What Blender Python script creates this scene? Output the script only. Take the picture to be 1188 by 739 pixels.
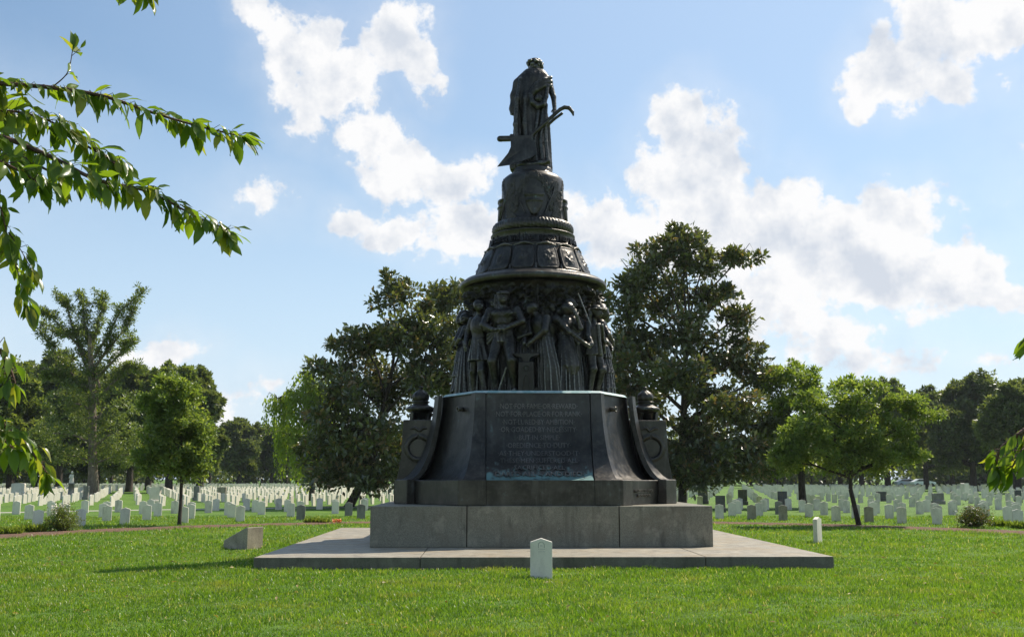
import bpy, bmesh, math, random
import numpy as np
from mathutils import Vector, Matrix, noise as mnoise

for o in list(bpy.data.objects):
    bpy.data.objects.remove(o)
sc = bpy.context.scene
COL = sc.collection
PI = math.pi
R = math.radians

# ------------------------------------------------------------------ camera
F = 1200.0                      # focal length in pixels of the 1188 px wide photograph
EYE = 1.49
PITCH = R(8.79)
cam_d = bpy.data.cameras.new('camera'); cam = bpy.data.objects.new('camera', cam_d); COL.objects.link(cam)
cam.location = (0, 0, EYE)
cam.rotation_euler = (PI/2 + PITCH, 0, 0)
cam_d.sensor_width = 36; cam_d.lens = 36*F/1188
cam_d.clip_start = 0.1; cam_d.clip_end = 3000
sc.camera = cam
CP, SP = math.cos(PITCH), math.sin(PITCH)

def at(px, py, Y):
    "the point at depth Y seen at pixel px, py of the photograph"
    u = (px-594)/F; v = (369.5-py)/F
    t = Y/(CP - v*SP)
    return Vector((t*u, Y, EYE + t*(SP + v*CP)))
def ground(px, py, z=0.0):
    u = (px-594)/F; v = (369.5-py)/F
    t = (z-EYE)/(SP + v*CP)
    return Vector((t*u, t*(CP - v*SP), z))
def project(p):
    x, y, z = p[0], p[1], p[2]-EYE
    d = y*CP + z*SP; up = -y*SP + z*CP
    return 594+F*x/d, 369.5-F*up/d, d

# ------------------------------------------------------------------ light
SUN_AZ, SUN_EL = R(49), R(50)
w = bpy.data.worlds.new('World'); sc.world = w; w.use_nodes = True
sun_d = bpy.data.lights.new('sun', 'SUN'); sun = bpy.data.objects.new('sun', sun_d); COL.objects.link(sun)
sun_d.energy = 4.9; sun_d.angle = R(0.53); sun_d.color = (1.0, 0.93, 0.82)
sdir = Vector((math.sin(SUN_AZ)*math.cos(SUN_EL), math.cos(SUN_AZ)*math.cos(SUN_EL), math.sin(SUN_EL)))
sun.rotation_euler = sdir.to_track_quat('Z', 'Y').to_euler()
sun.location = (20, 20, 30)
sc.view_settings.view_transform = 'Standard'; sc.view_settings.look = 'None'
sc.view_settings.exposure = EXPOSURE = 0.43; sc.view_settings.gamma = 1
sc.view_settings.use_curve_mapping = False

def build_world():
    nt = w.node_tree; nt.nodes.clear(); L = nt.links
    def N(t, **k):
        n = nt.nodes.new(t)
        for a, b in k.items(): setattr(n, a, b)
        return n
    def M(op, a, b=None, c=None, clamp=False):
        n = N('ShaderNodeMath', operation=op, use_clamp=clamp)
        for i, v in enumerate((a, b, c)):
            if v is None: continue
            if isinstance(v, (int, float)): n.inputs[i].default_value = v
            else: L.new(v, n.inputs[i])
        return n.outputs[0]
    out = N('ShaderNodeOutputWorld'); bg = N('ShaderNodeBackground')
    sky = N('ShaderNodeTexSky', sky_type='NISHITA', sun_disc=False, sun_elevation=SUN_EL, sun_rotation=SUN_AZ)
    sky.air_density = 1.3; sky.dust_density = 0.35; sky.ozone_density = 2.4; sky.altitude = 50
    tc = N('ShaderNodeTexCoord'); sep = N('ShaderNodeSeparateXYZ'); L.new(tc.outputs['Generated'], sep.inputs[0])
    az = M('ARCTAN2', sep.outputs[0], sep.outputs[1]); el = M('ARCSINE', sep.outputs[2])
    cmb = N('ShaderNodeCombineXYZ'); L.new(az, cmb.inputs[0]); L.new(el, cmb.inputs[1])
    def noise(vec, scale, detail, rough, off=None):
        n = N('ShaderNodeTexNoise'); n.inputs['Scale'].default_value = scale
        n.inputs['Detail'].default_value = detail; n.inputs['Roughness'].default_value = rough
        if off is not None:
            a = N('ShaderNodeVectorMath', operation='ADD'); L.new(vec, a.inputs[0]); a.inputs[1].default_value = off; vec = a.outputs[0]
        L.new(vec, n.inputs['Vector']); return n
    V = cmb.outputs[0]
    # billow warp
    wn = noise(V, 9, 5, 0.55)
    ws = N('ShaderNodeVectorMath', operation='SUBTRACT'); L.new(wn.outputs['Color'], ws.inputs[0]); ws.inputs[1].default_value = (.5, .5, .5)
    wm = N('ShaderNodeVectorMath', operation='SCALE'); L.new(ws.outputs[0], wm.inputs[0]); wm.inputs['Scale'].default_value = 0.085
    wa = N('ShaderNodeVectorMath', operation='ADD'); L.new(V, wa.inputs[0]); L.new(wm.outputs[0], wa.inputs[1])
    P = wa.outputs[0]
    field = None; upf = None
    for (px, py, rx, ry, s) in CLOUDS:
        if 700 < px < 1200 and py > 120: rx *= 1.14; ry *= 1.14
        p = at(px, py, 100.0) - Vector((0, 0, EYE)); p.normalize()
        a, e = math.atan2(p.x, p.y), math.asin(p.z)
        sb = N('ShaderNodeVectorMath', operation='SUBTRACT'); L.new(P, sb.inputs[0]); sb.inputs[1].default_value = (a, e, 0)
        ml = N('ShaderNodeVectorMath', operation='MULTIPLY'); L.new(sb.outputs[0], ml.inputs[0]); ml.inputs[1].default_value = (F/rx, F/ry, 0)
        ln = N('ShaderNodeVectorMath', operation='LENGTH'); L.new(ml.outputs[0], ln.inputs[0])
        f = M('MULTIPLY_ADD', ln.outputs['Value'], -s, s)
        field = f if field is None else M('SMOOTH_MAX', field, f, 0.12)
    n1 = noise(V, 22, 8, 0.62)
    n2 = noise(V, 60, 5, 0.6)
    dn = M('MULTIPLY_ADD', n1.outputs[0], 1.9, -0.95)
    dens = M('ADD', field, dn)
    dens = M('ADD', dens, M('MULTIPLY_ADD', n2.outputs[0], .55, -.275))
    mr = N('ShaderNodeMapRange', interpolation_type='SMOOTHSTEP'); L.new(dens, mr.inputs[0])
    mr.inputs[1].default_value = 0.05; mr.inputs[2].default_value = 0.42
    # thin haze veil around the cumulus and towards the horizon
    veil = N('ShaderNodeMapRange', interpolation_type='SMOOTHSTEP'); L.new(M('ADD', field, M('MULTIPLY', dn, .35)), veil.inputs[0])
    veil.inputs[1].default_value = -0.9; veil.inputs[2].default_value = 0.5; veil.inputs[4].default_value = 0.2
    hz = N('ShaderNodeMapRange'); L.new(el, hz.inputs[0]); hz.inputs[1].default_value = 0.0; hz.inputs[2].default_value = 0.42
    hz.inputs[3].default_value = 0.85; hz.inputs[4].default_value = 0.0
    # paler towards the sun's side of the sky
    dot = N('ShaderNodeVectorMath', operation='DOT_PRODUCT'); L.new(tc.outputs['Generated'], dot.inputs[0]); dot.inputs[1].default_value = sdir
    sg = N('ShaderNodeMapRange'); L.new(dot.outputs['Value'], sg.inputs[0]); sg.inputs[1].default_value = 0.38; sg.inputs[2].default_value = 0.95
    sg.inputs[3].default_value = 0.0; sg.inputs[4].default_value = 0.6
    cover = M('MAXIMUM', mr.outputs[0], veil.outputs[0])
    air = M('MAXIMUM', hz.outputs[0], sg.outputs[0])
    # lit and shadowed billows: density sampled again, shifted towards the sun
    n3 = noise(V, 13, 7, 0.6, (0.012, 0.020, 0)); n4 = noise(V, 13, 7, 0.6)
    lit = M('SUBTRACT', n4.outputs[0], n3.outputs[0])
    lit = M('MULTIPLY_ADD', lit, 4.2, 0.86)
    thick = N('ShaderNodeMapRange'); L.new(dens, thick.inputs[0]); thick.inputs[1].default_value = 0.3; thick.inputs[2].default_value = 1.2
    thick.inputs[3].default_value = 0.0; thick.inputs[4].default_value = -0.36
    lit = M('ADD', lit, thick.outputs[0], clamp=True)
    cr = N('ShaderNodeMix', data_type='RGBA'); L.new(lit, cr.inputs[0])
    cr.inputs[6].default_value = (5.1, 5.5, 6.15, 1); cr.inputs[7].default_value = (7.45, 7.45, 7.5, 1)
    mix = N('ShaderNodeMix', data_type='RGBA'); L.new(cover, mix.inputs[0])
    tint = N('ShaderNodeMix', data_type='RGBA', blend_type='MULTIPLY'); tint.inputs[0].default_value = 1
    L.new(sky.outputs[0], tint.inputs[6]); tint.inputs[7].default_value = SKY_TINT
    ha = N('ShaderNodeMix', data_type='RGBA'); L.new(air, ha.inputs[0]); L.new(tint.outputs[2], ha.inputs[6]); ha.inputs[7].default_value = (5.1, 6.3, 7.9, 1)
    L.new(ha.outputs[2], mix.inputs[6]); L.new(cr.outputs[2], mix.inputs[7])
    L.new(mix.outputs[2], bg.inputs[0]); bg.inputs[1].default_value = 0.098
    L.new(bg.outputs[0], out.inputs[0])
HAZE = .00012
SKY_TINT = (.92, .97, .98, 1)
CLOUDS = [  # photo px, py, half width, half height, firmness
    (298, 14, 26, 30, .9), (330, 60, 42, 55, 1.0), (380, 45, 62, 48, 1.1), (400, 85, 66, 60, 1.1), (462, 35, 55, 52, 1.1), (485, 75, 28, 34, .8),
    (360, 120, 42, 42, .9), (420, 150, 40, 34, .8), (445, 165, 44, 40, 1.0), (475, 190, 50, 45, 1.0), (525, 215, 60, 45, 1.0), (455, 205, 30, 36, .7),
    (400, 250, 40, 22, .9), (460, 265, 60, 30, 1.0), (530, 275, 70, 40, 1.0), (600, 280, 80, 55, 1.0), (302, 222, 40, 24, .42), (275, 228, 20, 18, .3),
    (190, 412, 42, 24, .75), (150, 405, 25, 16, .6), (255, 470, 45, 26, .6), (310, 438, 40, 12, .4), (30, 440, 60, 30, .4),
    (700, 265, 70, 50, 1.0), (660, 230, 40, 34, .6), (760, 270, 60, 40, 1.0),
    (795, 135, 36, 42, 1.1), (790, 190, 62, 48, 1.1), (830, 180, 42, 50, 1.1), (810, 240, 70, 50, 1.2), (860, 270, 75, 50, 1.2), (920, 250, 42, 44, 1.1),
    (960, 290, 80, 50, 1.2), (1040, 265, 55, 42, 1.2), (1010, 320, 110, 48, 1.2), (1100, 320, 75, 44, 1.2), (1140, 345, 55, 26, 1.0), (900, 350, 90, 60, .9),
    (960, 390, 90, 40, .6), (1040, 420, 60, 24, .6), (1150, 425, 45, 14, .45), (1025, 385, 26, 18, .5),
    (1010, 75, 44, 46, 1.0), (995, 110, 32, 26, .9), (1050, 90, 50, 42, 1.0), (1090, 40, 60, 50, 1.1), (1150, 25, 60, 48, 1.1), (1110, 90, 30, 30, .8),
    (1165, 98, 34, 10, .3), (-200, 120, 160, 90, .8), (1450, 200, 200, 120, .9), (1500, 420, 220, 60, .8), (-250, 420, 200, 60, .7), (600, -250, 200, 80, .7),
]
build_world()

# ------------------------------------------------------------------ object helpers
def tag(o, label=None, cat=None, group=None, kind=None):
    if label: o['label'] = label
    if cat: o['category'] = cat
    if group: o['group'] = group
    if kind: o['kind'] = kind
    return o
def empty(name, loc=(0, 0, 0), rz=0, label=None, cat=None, group=None):
    o = bpy.data.objects.new(name, None); COL.objects.link(o)
    o.location = loc; o.rotation_euler = (0, 0, rz); o.empty_display_size = .3
    return tag(o, label, cat, group)
def link(name, me, mat=None, parent=None, smooth=False):
    o = bpy.data.objects.new(name, me); COL.objects.link(o)
    if mat is not None and len(me.materials) == 0: me.materials.append(mat)
    if smooth: me.polygons.foreach_set('use_smooth', np.ones(len(me.polygons), dtype=bool))
    if parent is not None: o.parent = parent
    return o
def np_mesh(name, V, Fc, attr=None):
    "V (n,3); Fc (m,k) faces with one size"
    V = np.asarray(V, dtype=np.float32); Fc = np.asarray(Fc, dtype=np.int32)
    me = bpy.data.meshes.new(name)
    n, k = Fc.shape
    me.vertices.add(len(V)); me.vertices.foreach_set('co', V.ravel())
    me.loops.add(n*k); me.loops.foreach_set('vertex_index', Fc.ravel())
    me.polygons.add(n); me.polygons.foreach_set('loop_start', np.arange(0, n*k, k, dtype=np.int32))
    me.polygons.foreach_set('loop_total', np.full(n, k, dtype=np.int32))
    if attr is not None:
        for an, av in attr.items():
            a = me.attributes.new(an, 'FLOAT', 'POINT'); a.data.foreach_set('value', np.asarray(av, dtype=np.float32))
    me.update(calc_edges=True)
    return me
def bm_mesh(name, bm):
    bmesh.ops.recalc_face_normals(bm, faces=bm.faces)
    me = bpy.data.meshes.new(name); bm.to_mesh(me); bm.free(); return me
def bm_box(bm, lo, hi, rot=None, org=None):
    vs = []
    for x in (lo[0], hi[0]):
        for y in (lo[1], hi[1]):
            for z in (lo[2], hi[2]):
                p = Vector((x, y, z))
                if rot is not None: p = rot @ p
                if org is not None: p = p + Vector(org)
                vs.append(bm.verts.new(p))
    for f in ((0, 1, 3, 2), (4, 6, 7, 5), (0, 4, 5, 1), (2, 3, 7, 6), (0, 2, 6, 4), (1, 5, 7, 3)):
        bm.faces.new([vs[i] for i in f])
    return vs
def bevel(bm, w_, seg=2):
    bmesh.ops.bevel(bm, geom=list(bm.edges), offset=w_, segments=seg, affect='EDGES', profile=.5)
def prism(bm, pts, y0, y1):
    "polygon in xz, extruded along y"
    a = [bm.verts.new((x, y0, z)) for x, z in pts]; b = [bm.verts.new((x, y1, z)) for x, z in pts]
    bm.faces.new(a); bm.faces.new(b[::-1]); n = len(pts)
    for i in range(n): bm.faces.new((a[i], a[(i+1) % n], b[(i+1) % n], b[i]))
def lathe(name, prof, seg=96, fn=None):
    th = np.linspace(0, 2*PI, seg, endpoint=False)
    V = []; 
    for r, z in prof:
        rr = np.full(seg, r) if fn is None else fn(th, r, z)
        V.append(np.stack([np.sin(th)*rr, -np.cos(th)*rr, np.full(seg, z)], 1))
    V = np.concatenate(V); Fc = []
    m = len(prof)
    i = np.arange(m-1)[:, None]; j = np.arange(seg)[None, :]; j2 = (j+1) % seg
    Fc = np.stack([i*seg+j, i*seg+j2, (i+1)*seg+j2, (i+1)*seg+j], -1).reshape(-1, 4)
    return np_mesh(name, V, Fc)
def tubes(name, polys, sides=6):
    "polys: list of [(point, radius), ...] as one mesh"
    V = []; Fc = []; base = 0
    ca = [(math.cos(2*PI*k/sides), math.sin(2*PI*k/sides)) for k in range(sides)]
    for pl in polys:
        n = len(pl)
        for i, (p, r) in enumerate(pl):
            p = Vector(p)
            a = Vector(pl[max(0, i-1)][0]); b = Vector(pl[min(n-1, i+1)][0])
            t = (b-a)
            if t.length < 1e-7: t = Vector((0, 0, 1))
            t.normalize()
            u = t.cross(Vector((0.31, 0.95, 0.05))); 
            if u.length < 1e-3: u = t.cross(Vector((1, 0, 0)))
            u.normalize(); v = t.cross(u)
            for c, s in ca: V.append(p + u*(c*r) + v*(s*r))
        for i in range(n-1):
            for k in range(sides):
                k2 = (k+1) % sides
                Fc.append((base+i*sides+k, base+i*sides+k2, base+(i+1)*sides+k2, base+(i+1)*sides+k))
        base += n*sides
    return np_mesh(name, np.array([tuple(v) for v in V]), np.array(Fc))

# ------------------------------------------------------------------ materials
class NT:
    def __init__(s, name):
        s.m = bpy.data.materials.new(name); s.m.use_nodes = True; s.nt = s.m.node_tree; s.nt.nodes.clear(); s.L = s.nt.links
        s.out = s.n('ShaderNodeOutputMaterial')
    def n(s, t, **k):
        x = s.nt.nodes.new(t)
        for a, b in k.items(): setattr(x, a, b)
        return x
    def set(s, sock, v):
        if isinstance(v, bpy.types.NodeSocket): s.L.new(v, sock)
        else: sock.default_value = v
    def math(s, op, a, b=None, c=None, clamp=False):
        x = s.n('ShaderNodeMath', operation=op, use_clamp=clamp)
        for i, v in enumerate((a, b, c)):
            if v is not None: s.set(x.inputs[i], v)
        return x.outputs[0]
    def noise(s, scale, detail=4, rough=.5, vec=None, sc3=None, dist=0):
        if vec is None: vec = s.obj()
        if sc3 is not None:
            m = s.n('ShaderNodeMapping'); s.L.new(vec, m.inputs[0]); m.inputs['Scale'].default_value = sc3; vec = m.outputs[0]
        x = s.n('ShaderNodeTexNoise'); x.inputs['Scale'].default_value = scale; x.inputs['Detail'].default_value = detail
        x.inputs['Roughness'].default_value = rough; x.inputs['Distortion'].default_value = dist; s.L.new(vec, x.inputs['Vector']); return x.outputs[0]
    def obj(s):
        if not hasattr(s, '_tc'): s._tc = s.n('ShaderNodeTexCoord')
        return s._tc.outputs['Object']
    def pos(s):
        if not hasattr(s, '_g'): s._g = s.n('ShaderNodeNewGeometry')
        return s._g.outputs['Position']
    def ramp(s, fac, lo, hi, a=0., b=1.):
        x = s.n('ShaderNodeMapRange', interpolation_type='SMOOTHSTEP'); s.set(x.inputs[0], fac)
        for i, v in ((1, lo), (2, hi), (3, a), (4, b)): x.inputs[i].default_value = v
        return x.outputs[0]
    def mix(s, f, a, b, mode='MIX'):
        x = s.n('ShaderNodeMix', data_type='RGBA', blend_type=mode)
        s.set(x.inputs[0], f); 
        for i, v in ((6, a), (7, b)):
            if isinstance(v, tuple) and len(v) == 3: v = (*v, 1)
            s.set(x.inputs[i], v)
        return x.outputs[2]
    def bump(s, h, st, dist=.02, nrm=None):
        x = s.n('ShaderNodeBump'); x.inputs['Strength'].default_value = st; x.inputs['Distance'].default_value = dist
        s.L.new(h, x.inputs['Height'])
        if nrm is not None: s.L.new(nrm, x.inputs['Normal'])
        return x.outputs[0]
    def bsdf(s, col, rough=.6, metal=0., spec=.5, nrm=None, **kw):
        b = s.n('ShaderNodeBsdfPrincipled'); s.set(b.inputs['Base Color'], (*col, 1) if isinstance(col, tuple) and len(col) == 3 else col)
        s.set(b.inputs['Roughness'], rough); s.set(b.inputs['Metallic'], metal); b.inputs['Specular IOR Level'].default_value = spec
        if nrm is not None: s.L.new(nrm, b.inputs['Normal'])
        for k, v in kw.items(): s.set(b.inputs[k], v)
        s.L.new(b.outputs[0], s.out.inputs[0]); return b

def mat_bronze(name, green=0.25, streak=True, dark=1.0, zlo=None, worn_highlight=False):
    m = NT(name); p = m.pos()
    n1 = m.noise(2.2, 6, .62, p); n2 = m.noise(9, 6, .65, p); n3 = m.noise(3.2, 5, .6, p, (3.2, 3.2, .35)); n4 = m.noise(60, 3, .6, p)
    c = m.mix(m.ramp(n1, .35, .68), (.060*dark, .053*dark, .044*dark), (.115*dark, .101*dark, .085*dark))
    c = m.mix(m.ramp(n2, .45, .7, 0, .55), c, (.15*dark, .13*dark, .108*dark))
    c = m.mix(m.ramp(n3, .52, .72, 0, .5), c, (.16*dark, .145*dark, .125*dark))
    if worn_highlight:   # raised edges paler: wear, plus highlights painted into the colour
        c = m.mix(m.ramp(m._g.outputs['Pointiness'], .505, .57, 0, .85), c, (.26, .25, .22))
    g = m.ramp(m.math('MULTIPLY', m.math('ADD', n1, n3), n2), .62, .88, 0, green)
    if zlo is not None:   # verdigris gathers where rain water stands, at the foot of the panel
        sx = m.n('ShaderNodeSeparateXYZ'); m.L.new(p, sx.inputs[0])
        zz = m.math('ADD', m.ramp(sx.outputs[2], zlo-.03, zlo+.14, .16, 0), m.ramp(sx.outputs[2], zlo, zlo+.75, .22, 0))
        g2 = m.ramp(m.math('ADD', m.math('MULTIPLY', n2, .55), m.math('ADD', m.math('MULTIPLY', n3, .5), zz)), .70, .92, 0, .75)
        g = m.math('MAXIMUM', g, g2)
    c = m.mix(g, c, (.15, .28, .265))
    rr = m.ramp(n2, .3, .7, .28, .5)
    rr = m.math('MAXIMUM', rr, m.math('MULTIPLY', g, .9))
    h = m.math('ADD', m.math('MULTIPLY', n2, .5), m.math('MULTIPLY', n4, .35))
    m.bsdf(c, rr, m.math('MULTIPLY_ADD', g, -.75, .8), .35, m.bump(h, .4, .02)); return m.m
BRONZE = mat_bronze('bronze', dark=.72); BRONZE_FIG = mat_bronze('bronze_figures', .35, dark=.55, worn_highlight=True)
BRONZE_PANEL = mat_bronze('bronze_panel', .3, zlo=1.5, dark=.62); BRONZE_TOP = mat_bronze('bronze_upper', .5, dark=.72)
BRONZE_TXT = mat_bronze('bronze_letters', .3, dark=1.6)

def mat_ledge():
    m = NT('pale_green_ledge'); n = m.noise(7, 5, .6, m.pos()); m.bsdf(m.mix(m.ramp(n, .35, .65), (.20, .34, .33), (.42, .5, .47)), .6); return m.m
LEDGE_PALE = mat_ledge()
def mat_granite(name, a, b, speck=.5, warm=(.16, .13, .09)):
    m = NT(name); p = m.pos()
    n1 = m.noise(140, 2, .6, p); n2 = m.noise(1.6, 6, .65, p); n3 = m.noise(4, 6, .7, p, (1, 1, .3)); n4 = m.noise(45, 3, .6, p)
    c = m.mix(m.ramp(n1, .35, .65), a, b)
    c = m.mix(m.ramp(n4, .42, .62, 0, .35), c, tuple(x*.55 for x in a))
    c = m.mix(m.ramp(n2, .45, .66, 0, .65), c, warm)
    c = m.mix(m.ramp(m.noise(2.6, 6, .7, p), .50, .66, 0, .5), c, tuple(x*1.25 for x in b))
    c = m.mix(m.ramp(n3, .50, .68, 0, .6), c, tuple(x*.42 for x in a))
    c = m.mix(m.ramp(m.noise(3.5, 5, .6, p, (1, 1, .06)), .56, .70, 0, .45), c, tuple(x*.5 for x in a))
    m.bsdf(c, .62, 0, .4, m.bump(n1, .15, .004)); return m.m
GRANITE = mat_granite('granite', (.150, .136, .096), (.29, .262, .19))
PAVER = mat_granite('granite_paving', (.23, .205, .155), (.36, .315, .235), warm=(.28, .21, .12))
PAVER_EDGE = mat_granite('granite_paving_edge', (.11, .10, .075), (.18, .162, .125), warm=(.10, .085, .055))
GRANITE_MARK = mat_granite('granite_marker', (.26, .22, .165), (.44, .37, .27))
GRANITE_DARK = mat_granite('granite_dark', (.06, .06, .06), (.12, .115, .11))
def mat_marble(name, base, stain, amt):
    m = NT(name); oi = m.n('ShaderNodeObjectInfo')
    add = m.n('ShaderNodeVectorMath', operation='ADD'); m.L.new(m.pos(), add.inputs[0]); m.L.new(oi.outputs['Random'], add.inputs[1])
    n1 = m.noise(5, 6, .65, add.outputs[0], (1, 1, .45)); n2 = m.noise(30, 4, .6, add.outputs[0])
    c = m.mix(m.ramp(n1, .4, .72, 0, amt), base, stain)
    c = m.mix(m.ramp(n2, .5, .75, 0, .25), c, stain)
    c = m.mix(m.ramp(oi.outputs['Random'], 0, 1, 0, .22), c, tuple(x*.75 for x in base))
    m.bsdf(c, .55, 0, .4, m.bump(n2, .1, .005)); return m.m
MARBLE = mat_marble('marble', (.82, .735, .61), (.45, .38, .28), .45)
MARBLE_BACKLIT = mat_marble('marble_backlit', (.76, .68, .56), (.26, .22, .16), .6)  # greyer base colour stands in for shade on the backlit fronts
MARBLE_OLD_SHADED = mat_marble('marble_old_shaded', (.36, .31, .24), (.13, .10, .07), .8)  # tree shade painted brown on front-row stones; own colour on the block monument
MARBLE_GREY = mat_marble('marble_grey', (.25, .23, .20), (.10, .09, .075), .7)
def mat_ground():
    m = NT('lawn_soil'); p = m.pos()
    n1 = m.noise(.35, 5, .6, p); n2 = m.noise(3, 6, .7, p); n3 = m.noise(40, 4, .7, p)
    c = m.mix(m.ramp(n1, .35, .65), (.070, .150, .012), (.12, .215, .022))
    c = m.mix(m.ramp(n2, .4, .7, 0, .6), c, (.13, .19, .035))
    c = m.mix(m.ramp(n3, .45, .7, 0, .5), c, (.035, .075, .008))
    c = m.mix(m.ramp(m.noise(.8, 6, .7, p), .62, .75, 0, .5), c, (.17, .155, .06))
    m.bsdf(c, .8, 0, .2, m.bump(n3, .8, .04)); return m.m
LAWN = mat_ground()
def mat_mulch():
    m = NT('mulch'); p = m.pos(); n = m.noise(28, 5, .7, p); n2 = m.noise(1.5, 4, .6, p)
    c = m.mix(m.ramp(n, .35, .65), (.09, .05, .03), (.27, .16, .10)); c = m.mix(m.ramp(n2, .45, .6, 0, .6), c, (.13, .085, .055))
    m.bsdf(c, .9, 0, .2, m.bump(n, 1, .05)); return m.m
MULCH = mat_mulch()
def mat_path():
    m = NT('path_surface'); n = m.noise(20, 4, .6, m.pos()); m.bsdf(m.mix(n, (.30, .27, .22), (.42, .39, .33)), .85); return m.m
PATH = mat_path()
def mat_bark(name, a, b):
    m = NT(name); n = m.noise(12, 5, .65, m.pos(), (1, 1, .25)); n2 = m.noise(2, 4, .6, m.pos())
    m.bsdf(m.mix(m.ramp(m.math('MULTIPLY_ADD', n2, .3, m.math('MULTIPLY', n, .7)), .35, .65), a, b), .85, 0, .25, m.bump(n, .9, .04)); return m.m
BARK = mat_bark('bark_dark', (.03, .022, .016), (.085, .066, .05)); BARK_PALE = mat_bark('bark_pale', (.13, .095, .07), (.27, .21, .16))
TWIG = mat_bark('twig_bark', (.06, .035, .025), (.16, .09, .065))
def mat_leaf(name, a, b, c3=None, trans=.45, rough=.4, amt=.15, spec=.5):
    m = NT(name)
    at_ = m.n('ShaderNodeAttribute', attribute_name='rnd').outputs['Fac']
    c = m.mix(m.ramp(at_, .0, .85), a, b)
    if c3: c = m.mix(m.ramp(at_, 1-amt, 1-amt+.02), c, c3)
    b_ = m.n('ShaderNodeBsdfPrincipled'); m.L.new(c, b_.inputs['Base Color']); b_.inputs['Roughness'].default_value = rough
    b_.inputs['Specular IOR Level'].default_value = spec
    t = m.n('ShaderNodeBsdfTranslucent'); tc = m.mix(1.0, c, (1.5, 1.5, .55), 'MULTIPLY'); m.L.new(tc, t.inputs['Color'])
    x = m.n('ShaderNodeMixShader'); x.inputs[0].default_value = trans
    m.L.new(b_.outputs[0], x.inputs[1]); m.L.new(t.outputs[0], x.inputs[2]); m.L.new(x.outputs[0], m.out.inputs[0]); return m.m

# ------------------------------------------------------------------ the ground
def build_ground():
    def sheet(name, pts, z, mat):
        bm = bmesh.new(); bm.faces.new([bm.verts.new((x, y, z)) for x, y in pts]); return tag(link(name, bm_mesh(name, bm), mat), kind='structure')
    sheet('lawn', [(-900, -60), (900, -60), (900, 1500), (-900, 1500)], 0, LAWN)
    def ring(name, r0, r1, z, mat, a0, a1, cx=.8, cy=22, wob=.0, n=160):
        rnd = random.Random(4); V = []; Fc = []
        for i in range(n+1):
            a = a0+(a1-a0)*i/n
            for r, s in ((r0, -1), ((r0+r1)/2, 0), (r1, 1)):
                rr = r + s*wob*(rnd.random()-.3)
                V.append((cx+math.sin(a)*rr, cy+math.cos(a)*rr, z + (.035 if (s == 0 and wob) else 0)))
        for i in range(n):
            for k in range(2): Fc.append((i*3+k, (i+1)*3+k, (i+1)*3+k+1, i*3+k+1))
        return tag(link(name, np_mesh(name, V, Fc), mat), kind='structure')
    ring('mulch_bed', MR0, MR1, .006, MULCH, R(-125), R(125), wob=.35, n=420)
    ring('footpath', 33.4, 34.6, .004, PATH, R(-80), R(-4))
MR0, MR1 = 14.3, 16.1
build_ground()

# ------------------------------------------------------------------ the memorial
AX = at(619, 555, 23.2).x; AY = 23.2
MROT = R(1.5)
mem = empty('memorial_monument', (AX, AY, 0), MROT,
            'tall dark bronze memorial of stacked drums topped by a robed statue with a plough', 'monument')

# platform: four big paving stones a side, separate thing under the memorial
def platform():
    p = empty('stone_platform', (AX, AY, 0), MROT, 'broad low square platform of pale granite slabs under the bronze memorial', 'platform')
    x0, x1, y0, y1 = -4.90, 4.78, -5.55, 5.0
    xs = [x0, -2.15, 2.62, x1]; ys = [y0, -3.05, 3.0, y1]
    for i in range(3):
        for j in range(3):
            if i == 1 and j == 1: continue
            bm = bmesh.new(); g = .006
            bm_box(bm, (xs[i]+(g if i else 0), ys[j]+(g if j else 0), -.1), (xs[i+1]-(g if i < 2 else 0), ys[j+1]-(g if j < 2 else 0), .2))
            bevel(bm, .008)
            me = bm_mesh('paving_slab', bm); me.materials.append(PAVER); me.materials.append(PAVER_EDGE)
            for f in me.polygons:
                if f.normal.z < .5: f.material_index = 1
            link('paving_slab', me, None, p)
platform()

def plinth():
    xs = [-3.26, -1.42, 1.50, 3.30]
    for i in range(3):
        bm = bmesh.new(); g = .008
        bm_box(bm, (xs[i]+(g if i else 0), -3.05, .2), (xs[i+1]-(g if i < 2 else 0), 0.0-g, .97)); bevel(bm, .012)
        link('plinth_block', bm_mesh('plinth_block', bm), GRANITE, mem)
        bm = bmesh.new(); bm_box(bm, (xs[i]+(g if i else 0), g, .2), (xs[i+1]-(g if i < 2 else 0), 3.0, .97)); bevel(bm, .012)
        link('plinth_block', bm_mesh('plinth_block', bm), GRANITE, mem)
plinth()

Z0, ZB, ZT = .97, 1.46, 3.22
def gfl(z):   # 0 at the top of the flare, 1 at its foot
    t = max(0., min(1., (ZT-z)/(ZT-ZB)))
    return .14*t + .86*(1-math.sqrt(max(0, 1-(t*.997)**2)))
NZ = 40
ZS = [ZT-(ZT-ZB)*(1-(1-i/NZ)**1.6) for i in range(NZ+1)]  # more rows near the foot
ZS = sorted(set([ZB+(ZT-ZB)*(k/NZ)**1.7 for k in range(NZ+1)]))
def loft(name, pairs, mat, closed=True, cap=True, zs=None, smooth=False, parent=mem):
    zs = zs or ZS
    bm = bmesh.new(); rows = []
    for z in zs:
        g = gfl(z); rows.append([bm.verts.new((t[0]+(b[0]-t[0])*g, t[1]+(b[1]-t[1])*g, z)) for t, b in pairs])
    n = len(pairs)
    for a, b in zip(rows, rows[1:]):
        for i in range(n if closed else n-1):
            j = (i+1) % n; bm.faces.new((a[i], a[j], b[j], b[i]))
    if cap: bm.faces.new(rows[-1]); bm.faces.new(rows[0][::-1])
    return link(name, bm_mesh(name, bm), mat, parent)
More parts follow.
